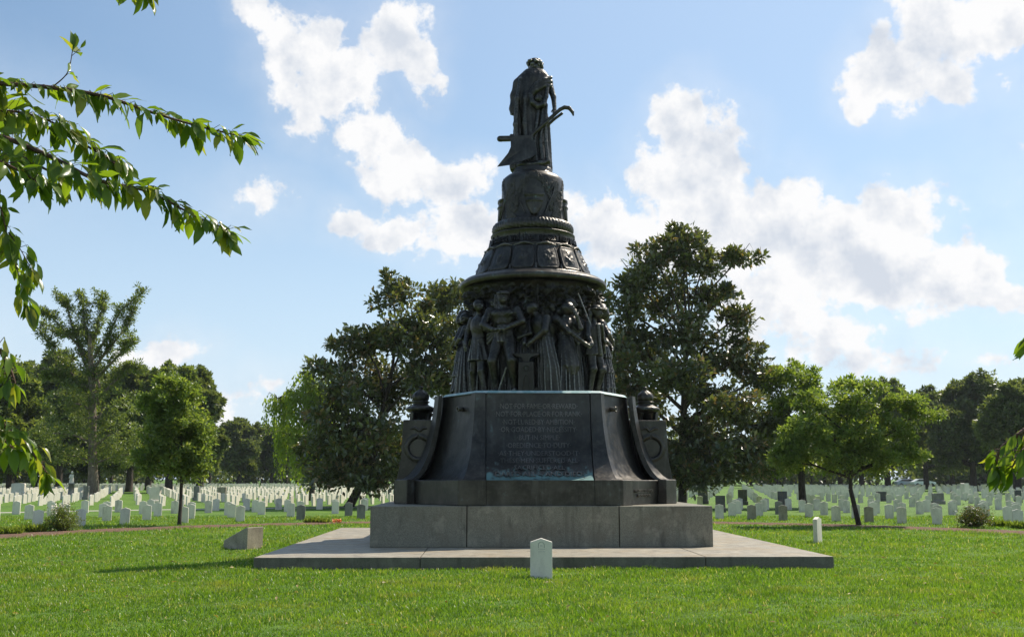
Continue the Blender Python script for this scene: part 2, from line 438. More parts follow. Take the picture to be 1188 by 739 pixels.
def block(name, pts, z0, z1, mat, bev=.012, parent=mem):
    bm = bmesh.new(); a = [bm.verts.new((x, y, z0)) for x, y in pts]; b = [bm.verts.new((x, y, z1)) for x, y in pts]
    n = len(pts); bm.faces.new(a[::-1]); bm.faces.new(b)
    for i in range(n): bm.faces.new((a[i], a[(i+1) % n], b[(i+1) % n], b[i]))
    if bev: bevel(bm, bev, 1)
    return link(name, bm_mesh(name, bm), mat, parent)

def sym(q):   # quarter (front right) -> all round, counter-clockwise from above
    r = q; b = [(x, -y) for x, y in reversed(q)]
    l = [(-x, y) for x, y in reversed(r)]
    return r + b + [(-x, -y) for x, y in q] + l
def base():
    # core with front pilasters, canted bays and side walls
    top = [(1.06, -1.99), (1.22, -1.99), (1.93, -.90), (2.0, -.80)]
    bot = [(1.06, -2.74), (1.42, -2.74), (2.42, -1.16), (2.5, -.9)]
    loft('base_body', list(zip(sym(top), sym(bot))), BRONZE)
    # front and rear panels, a hair recessed between the pilasters
    for s in (1, -1):
        zz = ZS[:-1] + [ZT-.001]
        o = loft('inscription_panel', [((-1.05*s, -2.075*s), (-1.05*s, -2.83*s)), ((1.05*s, -2.075*s), (1.05*s, -2.83*s)), ((1.05*s, -1.9*s), (1.05*s, -2.3*s)), ((-1.05*s, -1.9*s), (-1.05*s, -2.3*s))], BRONZE_PANEL, zs=[z for z in zz])
        for t in (1, -1):   # pilasters beside the panel stand proud of it
            loft('pilaster', [((1.075*s*t, -2.10*s), (1.075*s*t, -2.87*s)), ((1.285*s*t, -2.10*s), (1.545*s*t, -2.87*s)), ((1.365*s*t, -1.975*s), (1.66*s*t, -2.69*s)), ((1.28*s*t, -1.86*s), (1.56*s*t, -2.5*s)), ((1.075*s*t, -1.8*s), (1.075*s*t, -2.2*s))][::(1 if s*t > 0 else -1)], BRONZE)
    # buttress fins at the outer corners of the canted bays
    for sx in (1, -1):
        for sy in (1, -1):
            t = [(1.99, -1.03), (2.075, -1.065), (2.165, -.89), (2.02, -.80)]
            b = [(2.55, -1.38), (2.68, -1.44), (2.93, -1.10), (2.5, -.88)]
            loft('buttress', [((x*sx, y*sy), (u*sx, v*sy)) for (x, y), (u, v) in zip(t, b)][::(1 if sx*sy > 0 else -1)], BRONZE, zs=ZS+[ZT+.02])
            bm_pts = [(2.53, -1.42), (2.69, -1.50), (2.975, -1.12), (2.5, -.9)]
            block('buttress_foot', [(x*sx, y*sy) for x, y in bm_pts][::(1 if sx*sy > 0 else -1)], Z0+.002, ZB+.012, BRONZE)
            # corner foot
            cp = [(1.045, -2.93), (1.60, -2.93), (1.84, -2.60), (1.3, -2.2)]
            block('pilaster_foot', [(x*sx, y*sy) for x, y in cp][::(1 if sx*sy > 0 else -1)], Z0+.002, ZB+.006, BRONZE)
    q = [(1.04, -2.90), (1.45, -2.90), (2.62, -1.28), (2.62, -.9)]
    block('base_course', sym(q), Z0, ZB, BRONZE)
    # thin pale green capping line on the ledge under the figures
    q = [(1.03, -2.06), (1.28, -2.0), (1.93, -.95), (1.98, -.80)]
    bm = bmesh.new(); ql = sym(q); A_ = [bm.verts.new((x*1.012, y*1.025, ZT-.004)) for x, y in ql]; B_ = [bm.verts.new((x*.985, y*.985, ZT+.05)) for x, y in ql]; n_ = len(ql)
    bm.faces.new(A_[::-1]); bm.faces.new(B_)
    for i in range(n_): bm.faces.new((A_[i], A_[(i+1) % n_], B_[(i+1) % n_], B_[i]))
    link('ledge', bm_mesh('ledge', bm), LEDGE_PALE, mem)
    # pedestals at the two sides with wreath and urn
    for s in (1, -1):
        t = [(1.95, -.78), (2.93, -.78), (2.93, .78), (1.95, .78)]
        bm = bmesh.new()
        prof = [(3.02, Z0+.002), (3.02, ZB-.03), (2.95, ZB), (2.88, 1.9), (2.84, 2.74), (1.9, 2.74), (1.9, Z0+.002)]
        prism(bm, [(x*s, z) for x, z in prof], -.78, .78); bevel(bm, .012, 1)
        link('urn_pedestal', bm_mesh('urn_pedestal', bm), BRONZE, mem)
        for sy in (1, -1):
            cx, cz = 2.50*s, 2.14
            # wreath: torus of small leaves
            V = []; Fc = []; rnd = random.Random(5)
            def leaf(c, d, nrm, L, W, th=.018):
                nonlocal V, Fc
                d = Vector(d).normalized(); nrm = Vector(nrm).normalized(); w_ = d.cross(nrm).normalized(); b = len(V); c = Vector(c)
                V += [tuple(c-d*L*.5), tuple(c+w_*W*.5), tuple(c+d*L*.5), tuple(c-w_*W*.5), tuple(c+nrm*th)]
                Fc += [(b, b+1, b+4), (b+1, b+2, b+4), (b+2, b+3, b+4), (b+3, b, b+4)]
            for k in range(130):
                a = PI/2+.12 + (PI*2-.24)*(k/130)
                for q_ in range(3):
                    rr = .25 + rnd.uniform(-.05, .05)
                    c = (cx+s*math.cos(a)*rr, -(.785+.05*(1-abs(rr-.27)/.06))*sy, cz+math.sin(a)*rr)
                    d = (-s*math.sin(a)+rnd.uniform(-.5, .5), 0, math.cos(a)+rnd.uniform(-.5, .5)); leaf(c, d, (0, -sy, 0), .09, .04, .025)
            me = np_mesh('wreath', V, Fc); link('wreath', me, BRONZE, mem)
            tp = []
            for k in range(40):
                a = PI/2+.12 + (PI*2-.24)*k/39; tp.append(((cx+s*math.cos(a)*.25, -.80*sy, cz+math.sin(a)*.25), .058))
            rb = [[((cx-.02*s, -.80*sy, cz+.36), .03), ((cx-.09, -.82*sy, cz+.43), .035), ((cx-.19, -.81*sy, cz+.40), .02)], [((cx-.02*s, -.80*sy, cz+.36), .03), ((cx+.09, -.82*sy, cz+.43), .035), ((cx+.17, -.81*sy, cz+.41), .02)],
                  [((cx-.25*s, -.80*sy, cz-.35), .015), ((cx-.1*s, -.81*sy, cz-.1), .02), ((cx-.32*s, -.81*sy, cz+.25), .02), ((cx-.42*s, -.80*sy, cz+.45), .01)]]
            link('wreath_ring', tubes('wreath_ring', [tp]+rb, 8), BRONZE, mem, True)
        up = [(.0, 0), (.20, 0), (.20, .03), (.24, .06), (.22, .10)]
        bx = 2.52*s
        # four scrolled feet
        ft = bmesh.new()
        for k in range(4):
            a = PI/4+k*PI/2
            bm_box(ft, (-.05, -.05, 0), (.05, .05, .21), Matrix.Rotation(a, 3, 'Z') @ Matrix.Rotation(-.25, 3, 'X'), (math.cos(a)*.24, math.sin(a)*.24, 0))
        bm_box(ft, (-.16, -.16, .0), (.16, .16, .05)); bevel(ft, .015, 2)
        u = empty('brazier_urn', (bx, 0, 2.74)); u.parent = mem
        link('urn_foot', bm_mesh('urn_foot', ft), BRONZE_TOP, u)
        prof = [(.0, .015), (.16, .015), (.17, .18), (.27, .21), (.315, .25), (.32, .29), (.30, .32), (.22, .35), (.17, .385), (.165, .41), (.20, .425), (.20, .445), (.165, .46)]
        link('urn_bowl', lathe('urn_bowl', prof, 48, lambda th, r, z: r*(1+.03*np.cos(th*12)*(1 if .2 < z < .3 else 0))), BRONZE_TOP, u, True)
        prof = [(.15, .455), (.175, .50), (.185, .55), (.165, .61), (.12, .66), (.06, .70), (.035, .73), (.05, .745), (.045, .78), (.0, .80)]
        link('urn_lid', lathe('urn_lid', prof, 48, lambda th, r, z: r*(1+.06*np.cos(th*9+z*22))), BRONZE_TOP, u, True)
    # hooks: little lion-mask rings on the canted bays
    for sx in (1, -1):
        zz = 2.92; g = gfl(zz)
        p = Vector((1.60+.15*g, -1.54-.55*g*.6, 0)); nrm = Vector((.84, -.54, 0)).normalized()
        p -= nrm*.05; p.x *= sx; nrm.x *= sx; tg = Vector((-nrm.y, nrm.x, 0))
        tl = [[(tuple(p+Vector((0, 0, zz))), .05), (tuple(p+nrm*.05+Vector((0, 0, zz))), .045), (tuple(p+nrm*.09+Vector((0, 0, zz))), .03)],
              [(tuple(p+nrm*.10+tg*math.cos(t)*.045+Vector((0, 0, zz+math.sin(t)*.045))), .016) for t in np.linspace(0, 2*PI, 20)]]
        link('hook', tubes('hook', tl, 10), BRONZE_TXT, mem, True)
base()

def text_mesh(body, size, extrude=.012, align='CENTER', spacing=1.0):
    c = bpy.data.curves.new('t', 'FONT'); c.body = body; c.size = size; c.extrude = extrude; c.align_x = align; c.resolution_u = 2
    c.space_character = spacing
    o = bpy.data.objects.new('t', c); COL.objects.link(o)
    bpy.context.view_layer.update()
    me = bpy.data.meshes.new_from_object(o.evaluated_get(bpy.context.evaluated_depsgraph_get()))
    bpy.data.objects.remove(o); return me
def panel_y(z): return -(2.075+(2.83-2.075)*gfl(z))
def inscription():
    lines = [("·NOT·FOR·FAME·OR·REWARD·", 471.5, 94), ("·NOT·FOR·PLACE·OR·FOR·RANK·", 480.5, 104), ("·NOT·LURED·BY·AMBITION·", 489.7, 86), ("·OR·GOADED·BY·NECESSITY·", 498.5, 92),
             ("·BUT·IN·SIMPLE·", 507.8, 50), ("·OBEDIENCE·TO·DUTY·", 517, 76), ("·AS·THEY·UNDERSTOOD·IT·", 526.2, 96), ("·THESE·MEN·SUFFERED·ALL·", 534.6, 94), ("·SACRIFICED·ALL·", 543, 62), ("DARED·ALL ~ AND·DIED·", 550.6, 102)]
    for body, py, wpx in lines:
        # height on the panel whose pixel row is py
        z = ZB+.02
        for k in range(400):
            z = ZB + (ZT-ZB)*k/399
            if project((AX, AY+panel_y(z), z))[1] < py: break
        caps = body
        me = text_mesh(caps, .150, .016)
        co = np.empty(len(me.vertices)*3, dtype=np.float32); me.vertices.foreach_get('co', co); co = co.reshape(-1, 3)
        wd = co[:, 0].max()-co[:, 0].min(); sx = wpx/58.5/wd
        cx = (co[:, 0].max()+co[:, 0].min())/2
        X = (co[:, 0]-cx)*sx; hh = co[:, 1]-.045; D = co[:, 2]
        # follow the curved face, letters keeping their height along it
        tz = np.linspace(ZB, ZT, 900); arc = np.concatenate([[0], np.cumsum(np.hypot(np.diff(tz), np.diff([panel_y(a) for a in tz])))])
        a0 = np.interp(z, tz, arc); Zz = np.clip(np.interp(a0+hh*(1.0 if py < 545 else 1.25), arc, tz), ZB+.004, ZT)
        Y = np.array([panel_y(a) for a in Zz]) - .004 - D*1.0; Zz = Zz + (D+.016)*(.0 if py < 540 else .25)
        me.vertices.foreach_set('co', np.stack([X, Y, Zz], 1).astype(np.float32).ravel()); me.update()
        link('inscription_line', me, BRONZE_TXT, mem)
    # founder's line low on the right canted foot
    for i, (body, zz) in enumerate((("M EZEKIEL SCULPTOR", 1.215), ("ROME MCMXII", 1.125))):
        me = text_mesh(body, .085, .012)
        p = Vector((2.14, -1.95, 0)); d = Vector((1.17, 1.62, 0)).normalized(); nrm = Vector((.81, -.585, 0))
        co = np.empty(len(me.vertices)*3, dtype=np.float32); me.vertices.foreach_get('co', co); co = co.reshape(-1, 3)
        sc_ = .78/(co[:, 0].max()-co[:, 0].min()) if i == 0 else 1
        o3 = np.array(p+nrm*.004); P = o3+co[:, :1]*sc_*np.array(d)+(co[:, 2:3]+.012)*np.array(nrm); P[:, 2] = zz+co[:, 1]
        me.vertices.foreach_set('co', P.astype(np.float32).ravel()); me.update(); link('signature', me, BRONZE_TXT, mem)
inscription()

# ---- drum with the relief
ZF = 3.24; ZC = 5.66; RD = 1.455
def vnoise(x, y, z, s, oct_=4):
    out = np.zeros(len(x), dtype=np.float32)
    for i in range(len(x)): out[i] = mnoise.fractal(Vector((x[i]*s, y[i]*s, z[i]*s)), 1.0, 2.0, oct_)
    return out
def drum():
    na, nz = 520, 150
    A, Z = np.meshgrid(np.linspace(-PI, PI, na, endpoint=False), np.linspace(ZF-.02, ZC, nz))
    X = np.sin(A)*RD; Y = -np.cos(A)*RD
    n = vnoise(X.ravel(), Y.ravel(), Z.ravel(), 5.5).reshape(Z.shape)
    n2 = vnoise(X.ravel()+7, Y.ravel(), Z.ravel(), 15, 3).reshape(Z.shape)
    d = .02*n + .012*n2
    deg = A*180/PI
    # tree crown in low relief along the top, wide over the anvil scene
    top = np.clip((Z-(4.88+.18*np.sin(A*7)+.25*((deg > 40) | (deg < -35))))/.16, 0, 1)*np.clip((5.62-Z)/.1, 0, 1)
    d = d + top*(.075*np.clip(n*2.2+.25, 0, 1)+.075*np.clip(n2*2.5+.3, 0, 1))
    # trunks
    for a0, w_ in ((9, .06), (13.5, .045), (-105, .07), (130, .07), (-160, .06)):
        dd = (deg-a0-4*np.sin(Z*3+a0))*PI/180*RD
        d = d + np.clip(1-(dd/w_)**2, 0, 1)*.07*(Z < 5.0)
    # door post behind the anvil, and hanging drapery right of the group
    d = d + .06*((deg > -13) & (deg < -8) & (Z < 5.12))
    dr = ((deg > 46) & (deg < 62)) | ((deg > -60) & (deg < -44))
    d = d + dr*.035*np.sin(Z*22+deg*.25)*(Z > 4.7)
    # cavetto curve opening under the cornice
    cav = np.clip((Z-5.42)/(ZC-5.42), 0, 1)**2*.16
    rr = RD+d+cav
    V = np.stack([np.sin(A)*rr, -np.cos(A)*rr, Z], -1).reshape(-1, 3)
    i = np.arange(nz-1)[:, None]; j = np.arange(na)[None]; j2 = (j+1) % na
    Fc = np.stack([i*na+j, i*na+j2, (i+1)*na+j2, (i+1)*na+j], -1).reshape(-1, 4)
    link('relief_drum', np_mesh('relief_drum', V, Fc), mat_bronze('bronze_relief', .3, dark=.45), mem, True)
    prof = [(1.3, 5.66), (1.52, 5.665), (1.55, 5.70), (1.61, 5.715), (1.66, 5.735), (1.668, 5.82), (1.64, 5.85), (1.60, 5.86), (1.56, 5.91), (1.46, 5.925), (1.40, 5.94), (1.2, 5.95)]
    link('cornice', lathe('cornice', prof, 128), BRONZE_TOP, mem, False)
drum()

# ---- sculpting by distance fields, meshed with surface nets
def snet(f, lo, hi, h):
    ax = [np.arange(l, u+h, h, dtype=np.float32) for l, u in zip(lo, hi)]
    X, Y, Z = np.meshgrid(*ax, indexing='ij'); D = f(X, Y, Z)
    S = D < 0
    n = D.shape
    def c(a, i, j, k): return a[i:n[0]-1+i, j:n[1]-1+j, k:n[2]-1+k]
    cnt = sum(c(S, i, j, k).astype(np.int8) for i in (0, 1) for j in (0, 1) for k in (0, 1))
    act = (cnt > 0) & (cnt < 8)
    idx = np.full(act.shape, -1, dtype=np.int64); ii = np.argwhere(act); idx[act] = np.arange(len(ii))
    acc = np.zeros((len(ii), 3), dtype=np.float64); num = np.zeros(len(ii))
    I, J, K = ii.T
    E = [((0, 0, 0), (1, 0, 0)), ((0, 1, 0), (1, 1, 0)), ((0, 0, 1), (1, 0, 1)), ((0, 1, 1), (1, 1, 1)), ((0, 0, 0), (0, 1, 0)), ((1, 0, 0), (1, 1, 0)), ((0, 0, 1), (0, 1, 1)), ((1, 0, 1), (1, 1, 1)),
         ((0, 0, 0), (0, 0, 1)), ((1, 0, 0), (1, 0, 1)), ((0, 1, 0), (0, 1, 1)), ((1, 1, 0), (1, 1, 1))]
    for a, b in E:
        da = D[I+a[0], J+a[1], K+a[2]]; db = D[I+b[0], J+b[1], K+b[2]]
        m = (da < 0) != (db < 0); t = np.where(m, da/(da-db+1e-12), 0)
        for q in range(3): acc[:, q] += m*(a[q]+(b[q]-a[q])*t)
        num += m
    V = (ii+acc/num[:, None])*h+np.array([a[0] for a in ax])
    Fs = []
    for axis in range(3):
        sl0 = [slice(None)]*3; sl1 = [slice(None)]*3; sl0[axis] = slice(0, -1); sl1[axis] = slice(1, None)
        ch = S[tuple(sl0)] != S[tuple(sl1)]
        e = np.argwhere(ch); u, v = [(1, 2), (2, 0), (0, 1)][axis]
        ok = (e[:, u] > 0) & (e[:, v] > 0) & (e[:, u] < n[u]-1) & (e[:, v] < n[v]-1); e = e[ok]
        q = []
        for du, dv in ((-1, -1), (0, -1), (0, 0), (-1, 0)):
            g = e.copy(); g[:, u] += du; g[:, v] += dv; q.append(idx[g[:, 0], g[:, 1], g[:, 2]])
        q = np.stack(q, 1); flip = ~S[e[:, 0], e[:, 1], e[:, 2]]
        q[flip] = q[flip][:, ::-1]; Fs.append(q)
    Fa = np.concatenate(Fs); Fa = Fa[(Fa >= 0).all(1)]
    return V, Fa
class Sculpt:
    def __init__(s): s.it = []
    def cap(s, a, b, ra, rb=None, k=.03): s.it.append(('c', a, b, ra, ra if rb is None else rb, k)); return s
    def chain(s, pts, k=.03):
        for (a, ra), (b, rb) in zip(pts, pts[1:]): s.cap(a, b, ra, rb, k)
        return s
    def ell(s, c, r, k=.03): s.it.append(('e', c, r, k)); return s
    def box(s, c, hs, rd=.01, k=.01, rz=0): s.it.append(('b', c, hs, rd, k, rz)); return s
    def robe(s, rows, n=13, amp=.02, ph=0, k=.04, tw=0., sharp=1): s.it.append(('r', rows, n, amp, ph, k, tw, sharp)); return s
    def f(s, X, Y, Z):
        D = np.full(X.shape, 9., dtype=np.float32)
        for it in s.it:
            if it[0] == 'c':
                _, a, b, ra, rb, k = it
                d = np.array(b)-np.array(a); L = float(d @ d)+1e-9
                t = np.clip(((X-a[0])*d[0]+(Y-a[1])*d[1]+(Z-a[2])*d[2])/L, 0, 1)
                q = np.sqrt((X-a[0]-t*d[0])**2+(Y-a[1]-t*d[1])**2+(Z-a[2]-t*d[2])**2)-(ra+(rb-ra)*t)
            elif it[0] == 'e':
                _, c, r, k = it
                q = (np.sqrt(((X-c[0])/r[0])**2+((Y-c[1])/r[1])**2+((Z-c[2])/r[2])**2)-1)*min(r)
            elif it[0] == 'b':
                _, c, hs, rd, k, rz = it
                x, y, z = X-c[0], Y-c[1], Z-c[2]
                if rz: cs, sn = math.cos(rz), math.sin(rz); x, z = x*cs+z*sn, -x*sn+z*cs
                qx, qy, qz = abs(x)-hs[0], abs(y)-hs[1], abs(z)-hs[2]
                q = np.sqrt(np.maximum(qx, 0)**2+np.maximum(qy, 0)**2+np.maximum(qz, 0)**2)+np.minimum(np.maximum(qx, np.maximum(qy, qz)), 0)-rd
            else:
                _, rows, n, amp, ph, k, tw, sharp = it
                rows = sorted(rows); zz = [r[0] for r in rows]
                cx, cy, rx, ry = (np.interp(Z, zz, [r[i] for r in rows]).astype(np.float32) for i in (1, 2, 3, 4))
                x, y = X-cx, Y-cy; th = np.arctan2(x, -y)
                h = (Z-zz[0])/(zz[-1]-zz[0])
                fo = np.sin(n*th+ph+tw*h+.8*np.sin(3*th+4*h))
                fo = fo*.7+.3*np.sin((n*1.7)*th+2+tw*h*1.5+1.7*ph)
                fo = np.sign(fo)*np.abs(fo)**sharp
                A_ = amp*np.clip(1.15-h*.8, .15, 1)
                q = (np.sqrt((x/rx)**2+(y/ry)**2)-1)*np.minimum(rx, ry)-A_*fo
                q = np.maximum(q, np.maximum(zz[0]-Z, Z-zz[-1]))
            if k <= 0: D = np.minimum(D, q)
            else:
                hh = np.clip(.5+.5*(D-q)/k, 0, 1); D = D*(1-hh)+q*hh-k*hh*(1-hh)
        return D
    def mesh(s, name, lo, hi, h, wob=0.0):
        def f(X, Y, Z):
            D = s.f(X, Y, Z)
            if wob: D = D + wob*(np.sin(X*47+3*np.sin(Z*19))*np.sin(Z*39+Y*31+2*np.sin(X*23)))
            return D
        V, Fa = snet(f, lo, hi, h); return np_mesh(name, V, Fa)

def head(S, c, r=.12, look=0., tilt=0., hair=True, hat=None, hood=False):
    "head looking towards -y turned by look (radians, + to the right)"
    x, y, z = c; dx, dy = math.sin(look), -math.cos(look)
    S.ell((x, y, z), (r*.82, r*.95, r*1.12), .02)
    S.ell((x+dx*r*.35, y+dy*r*.35, z-r*.55), (r*.55, r*.6, r*.5), .03)          # jaw
    S.cap((x+dx*r*.92, y+dy*r*.92, z+r*.1), (x+dx*r*1.12, y+dy*r*1.12, z-r*.22), r*.09, r*.15, .015)   # nose
    for e in (-1, 1):
        S.ell((x+dx*r*.82-dy*e*r*.3, y+dy*r*.82+dx*e*r*.3, z+r*.18), (r*.2, r*.2, r*.07), .01)      # brows
    S.ell((x+dx*r*.88, y+dy*r*.88, z-r*.55), (r*.2, r*.2, r*.09), .01)
    if hair: S.ell((x-dx*r*.28, y-dy*r*.28, z+r*.25), (r*1.0, r*1.0, r*1.0), .01)
    if hood: S.ell((x-dx*r*.35, y-dy*r*.35, z+r*.1), (r*1.2, r*1.15, r*1.3), .01)
    if hat == 'brim':
        S.ell((x, y, z+r*.62), (r*1.75, r*1.75, r*.16), .008); S.ell((x, y, z+r*.95), (r*.85, r*.85, r*.6), .01)
    if hat == 'cap':
        S.ell((x, y, z+r*.75), (r*1.05, r*1.05, r*.5), .01); S.ell((x+dx*r*.9, y+dy*r*.9, z+r*.62), (r*.6, r*.6, r*.1), .01)
def hand(S, a, d, s=1.0):
    "palm at a pointing along d, with fingers and a thumb"
    a = Vector(a); d = Vector(d).normalized(); w_ = d.cross(Vector((0, 1, .01))).normalized()
    S.cap(tuple(a), tuple(a+d*.055*s), .034*s, .036*s, .02)
    for i, L in enumerate((.062, .075, .07, .052)):
        o = w_*(-.03+.02*i)*s
        p = a+d*.06*s+o; q = p+d*L*.6*s+Vector((0, -.01, 0)); S.cap(tuple(p), tuple(q), .0125*s, .011*s, .006); S.cap(tuple(q), tuple(q+d*L*.4*s+Vector((0, .02, -.012))), .011*s, .009*s, .006)
    S.cap(tuple(a-w_*.03*s), tuple(a-w_*.058*s+d*.045*s), .015*s, .012*s, .01)

def place_fig(me, name, deg, rad, mat, twist=0, sc_=1.0):
    o = link(name, me, mat, mem, True); a = R(deg)
    o.location = (math.sin(a)*(rad+.03), -math.cos(a)*(rad+.03), ZF); o.rotation_euler = (0, 0, a+R(twist)); o.scale = (sc_*1.14, sc_*1.2, sc_*1.045)
    return o
H_ = .0125
def fig_smith():      # bare chest, hands joined at the waist, trousers and boots, one foot on a rock
    S = Sculpt()
    S.ell((0, 0, 1.45), (.23, .14, .24), .05).ell((0, .01, 1.18), (.17, .125, .2), .06)
    for s in (-1, 1): S.ell((s*.095, -.095, 1.53), (.11, .06, .075), .03).ell((s*.24, .0, 1.60), (.09, .085, .09), .04)
    for z in (1.36, 1.28, 1.2): 
        for s in (-1, 1): S.ell((s*.045, -.112, z), (.045, .025, .03), .015)
    S.cap((0, 0, 1.6), (.0, -.03, 1.76), .07, .062, .04); head(S, (.01, -.06, 1.84), .11, look=.45, hat='cap')
    S.chain([((-.25, 0, 1.59), .082), ((-.345, -.09, 1.33), .062), ((-.12, -.24, 1.20), .042)]); hand(S, (-.11, -.245, 1.20), (1, -.1, -.05))
    S.chain([((.25, 0, 1.59), .082), ((.37, -.10, 1.36), .064), ((.08, -.25, 1.20), .043)]); hand(S, (.08, -.25, 1.20), (-1, -.1, -.1))
    S.robe([(.98, 0, 0, .19, .15), (1.12, 0, 0, .175, .135), (1.2, 0, 0, .165, .12)], 11, .012)
    S.chain([((-.10, 0, 1.0), .115), ((-.155, -.14, .62), .085), ((-.14, .0, .18), .062), ((-.13, 0, .05), .06)]); S.cap((-.13, -.02, .04), (-.16, -.17, .035), .05, .04)
    S.chain([((.10, 0, 1.0), .12), ((.20, -.16, .62), .09), ((.20, -.06, .34), .085), ((.22, -.03, .10), .062)]); S.ell((.20, -.15, .60), (.085, .07, .1)); S.cap((.22, -.03, .06), (.26, -.2, .05), .05, .042)
    S.box((0, .06, -.0), (.4, .14, .02), .02)
    S.cap((-.06, -.12, .02), (.10, -.16, .48), .02, .018, .005)
    return S.mesh('fig', (-.52, -.42, -.04), (.52, .26, 2.06), H_, .0035)
def fig_anvil():      # man bent over the anvil, back to the crowd, long coat
    S = Sculpt()
    S.ell((-.02, -.02, 1.36), (.19, .15, .22), .06).ell((.03, 0, 1.14), (.17, .14, .16), .06)
    S.cap((-.05, -.02, 1.5), (-.12, -.10, 1.63), .062, .056); head(S, (-.15, -.12, 1.69), .108, look=-.9)
    S.chain([((.15, -.04, 1.48), .078), ((.20, -.14, 1.22), .062), ((-.02, -.25, 1.0), .042)]); hand(S, (-.02, -.25, 1.0), (-.7, -.1, -.5))
    S.chain([((-.2, -.02, 1.47), .07), ((-.29, -.12, 1.22), .055), ((-.20, -.24, .99), .04)])
    S.robe([(.02, .12, .03, .26, .19), (.5, .1, .02, .24, .18), (.9, .07, .0, .2, .15), (1.1, .04, 0, .18, .13)], 15, .02)
    S.cap((.0, -.08, .04), (-.06, -.22, .035), .05, .04)
    return S.mesh('fig', (-.46, -.42, -.04), (.5, .28, 1.95), H_, .003)
def fig_tunic():      # man in skirted tunic and hose seen three quarter from behind
    S = Sculpt()
    S.ell((0, 0, 1.40), (.2, .14, .25), .05).ell((0, 0, 1.14), (.155, .125, .16), .05)
    S.cap((0, 0, 1.6), (.03, -.02, 1.74), .062, .055); head(S, (.05, -.03, 1.82), .11, look=1.3)
    S.chain([((-.2, 0, 1.56), .075), ((-.30, -.03, 1.28), .06), ((-.22, -.14, 1.05), .042)]); hand(S, (-.22, -.14, 1.05), (.2, -.1, -1))
    S.chain([((.2, 0, 1.56), .075), ((.29, -.06, 1.32), .06), ((.38, .05, 1.5), .042)])
    S.robe([(.70, .02, 0, .235, .19), (.95, 0, 0, .19, .155), (1.12, 0, 0, .155, .125)], 10, .022)
    S.chain([((-.09, 0, .8), .10), ((-.13, -.02, .5), .075), ((-.16, .02, .1), .05)]); S.cap((-.16, 0, .04), (-.2, -.14, .035), .045, .036)
    S.chain([((.09, 0, .8), .10), ((.17, -.07, .48), .08), ((.24, -.05, .1), .052)]); S.cap((.24, -.05, .04), (.3, -.2, .035), .045, .036)
    S.cap((.2, .05, .7), (.05, .1, .05), .06, .07)
    S.chain([((.28, .08, 1.3), .02), ((.34, .1, 2.02), .018)], .01); S.robe([(1.45, .43, .12, .12, .05), (1.98, .36, .12, .05, .03)], 6, .02)
    return S.mesh('fig', (-.46, -.36, -.04), (.58, .28, 2.08), H_, .003)
def fig_woman(kind=0):   # woman in apron and bell skirt, face to hand
    S = Sculpt()
    S.ell((0, 0, 1.36), (.165, .125, .2), .05)
    S.cap((0, 0, 1.5), (.04, -.03, 1.62), .052, .05); head(S, (.07, -.05, 1.70), .108, look=1.0, hood=True)
    S.ell((-.05, .06, 1.66), (.09, .09, .09), .02)
    S.ell((-.17, .0, 1.47), (.09, .08, .1), .03)
    S.ell((.17, .0, 1.47), (.09, .08, .1), .03)
    if kind == 0:
        S.chain([((-.15, -.04, 1.48), .065), ((.0, -.18, 1.22), .05), ((.30, -.24, .98), .034)]); hand(S, (.30, -.24, .98), (1, 0, -.6), .9)
        S.chain([((.18, -.02, 1.46), .06), ((.24, -.16, 1.3), .046), ((.15, -.18, 1.56), .034)]); hand(S, (.15, -.18, 1.55), (-.3, 0, 1), .9)
    else:
        S.chain([((-.17, -.02, 1.47), .062), ((-.25, -.13, 1.24), .048), ((-.05, -.2, 1.12), .034)]); hand(S, (-.05, -.2, 1.12), (1, 0, 0), .9)
        S.chain([((.18, -.02, 1.47), .062), ((.26, -.11, 1.24), .048), ((.06, -.21, 1.16), .034)])
    tiers = kind == 2
    rows = [(.01, -.02, .0, .34, .24), (.12, -.02, 0, .32, .23), (.5, .0, 0, .27, .2), (.9, 0, 0, .2, .155), (1.12, 0, 0, .13, .11), (1.2, 0, 0, .14, .11)]
    S.robe(rows, 17, .022, ph=kind, tw=1.5)
    if kind == 0:   # apron, rounded hem
        S.robe([(.38, .05, -.05, .12, .17), (.55, .03, -.04, .24, .19), (.9, .01, -.02, .20, .16), (1.15, 0, -.01, .14, .12)], 9, .01, k=.01)
        S.robe([(.02, -.24, .0, .26, .15), (.2, -.16, 0, .22, .15), (.6, -.05, .02, .18, .14)], 11, .02)
    if tiers:
        for z0, r0 in ((.16, .335), (.48, .30), (.78, .245)): S.robe([(z0, 0, 0, r0, r0*.72), (z0+.26, 0, 0, r0-.075, (r0-.07)*.72)], 21, .02, ph=z0*9, k=.008)
        S.ell((0, .01, 1.78), (.13, .14, .09), .02); S.ell((.03, 0, 1.86), (.10, .1, .07), .03)
    return S.mesh('fig', (-.56, -.42, -.04), (.52, .3, 1.98), H_, .0035)
def fig_shawl():     # back figure with raised face and cloak over the shoulder
    S = Sculpt()
    S.robe([(.02, 0, 0, .24, .17), (.9, 0, 0, .2, .15), (1.3, 0, 0, .2, .14), (1.62, 0, 0, .17, .11)], 13, .025)
    S.cap((0, 0, 1.6), (0, -.04, 1.78), .06, .055); head(S, (.0, -.05, 1.87), .112, look=.9)
    S.chain([((.17, -.03, 1.56), .08), ((.34, -.12, 1.40), .06), ((.36, -.16, 1.66), .04)]); hand(S, (.36, -.16, 1.66), (0, 0, 1))
    for i in range(5): S.chain([((-.2+.02*i, -.14, 1.58-.09*i), .03), ((.05, -.21, 1.36-.08*i), .032), ((.3, -.14, 1.45-.05*i), .028)], .02)
    return S.mesh('fig', (-.4, -.4, -.04), (.55, .26, 2.1), H_, .003)
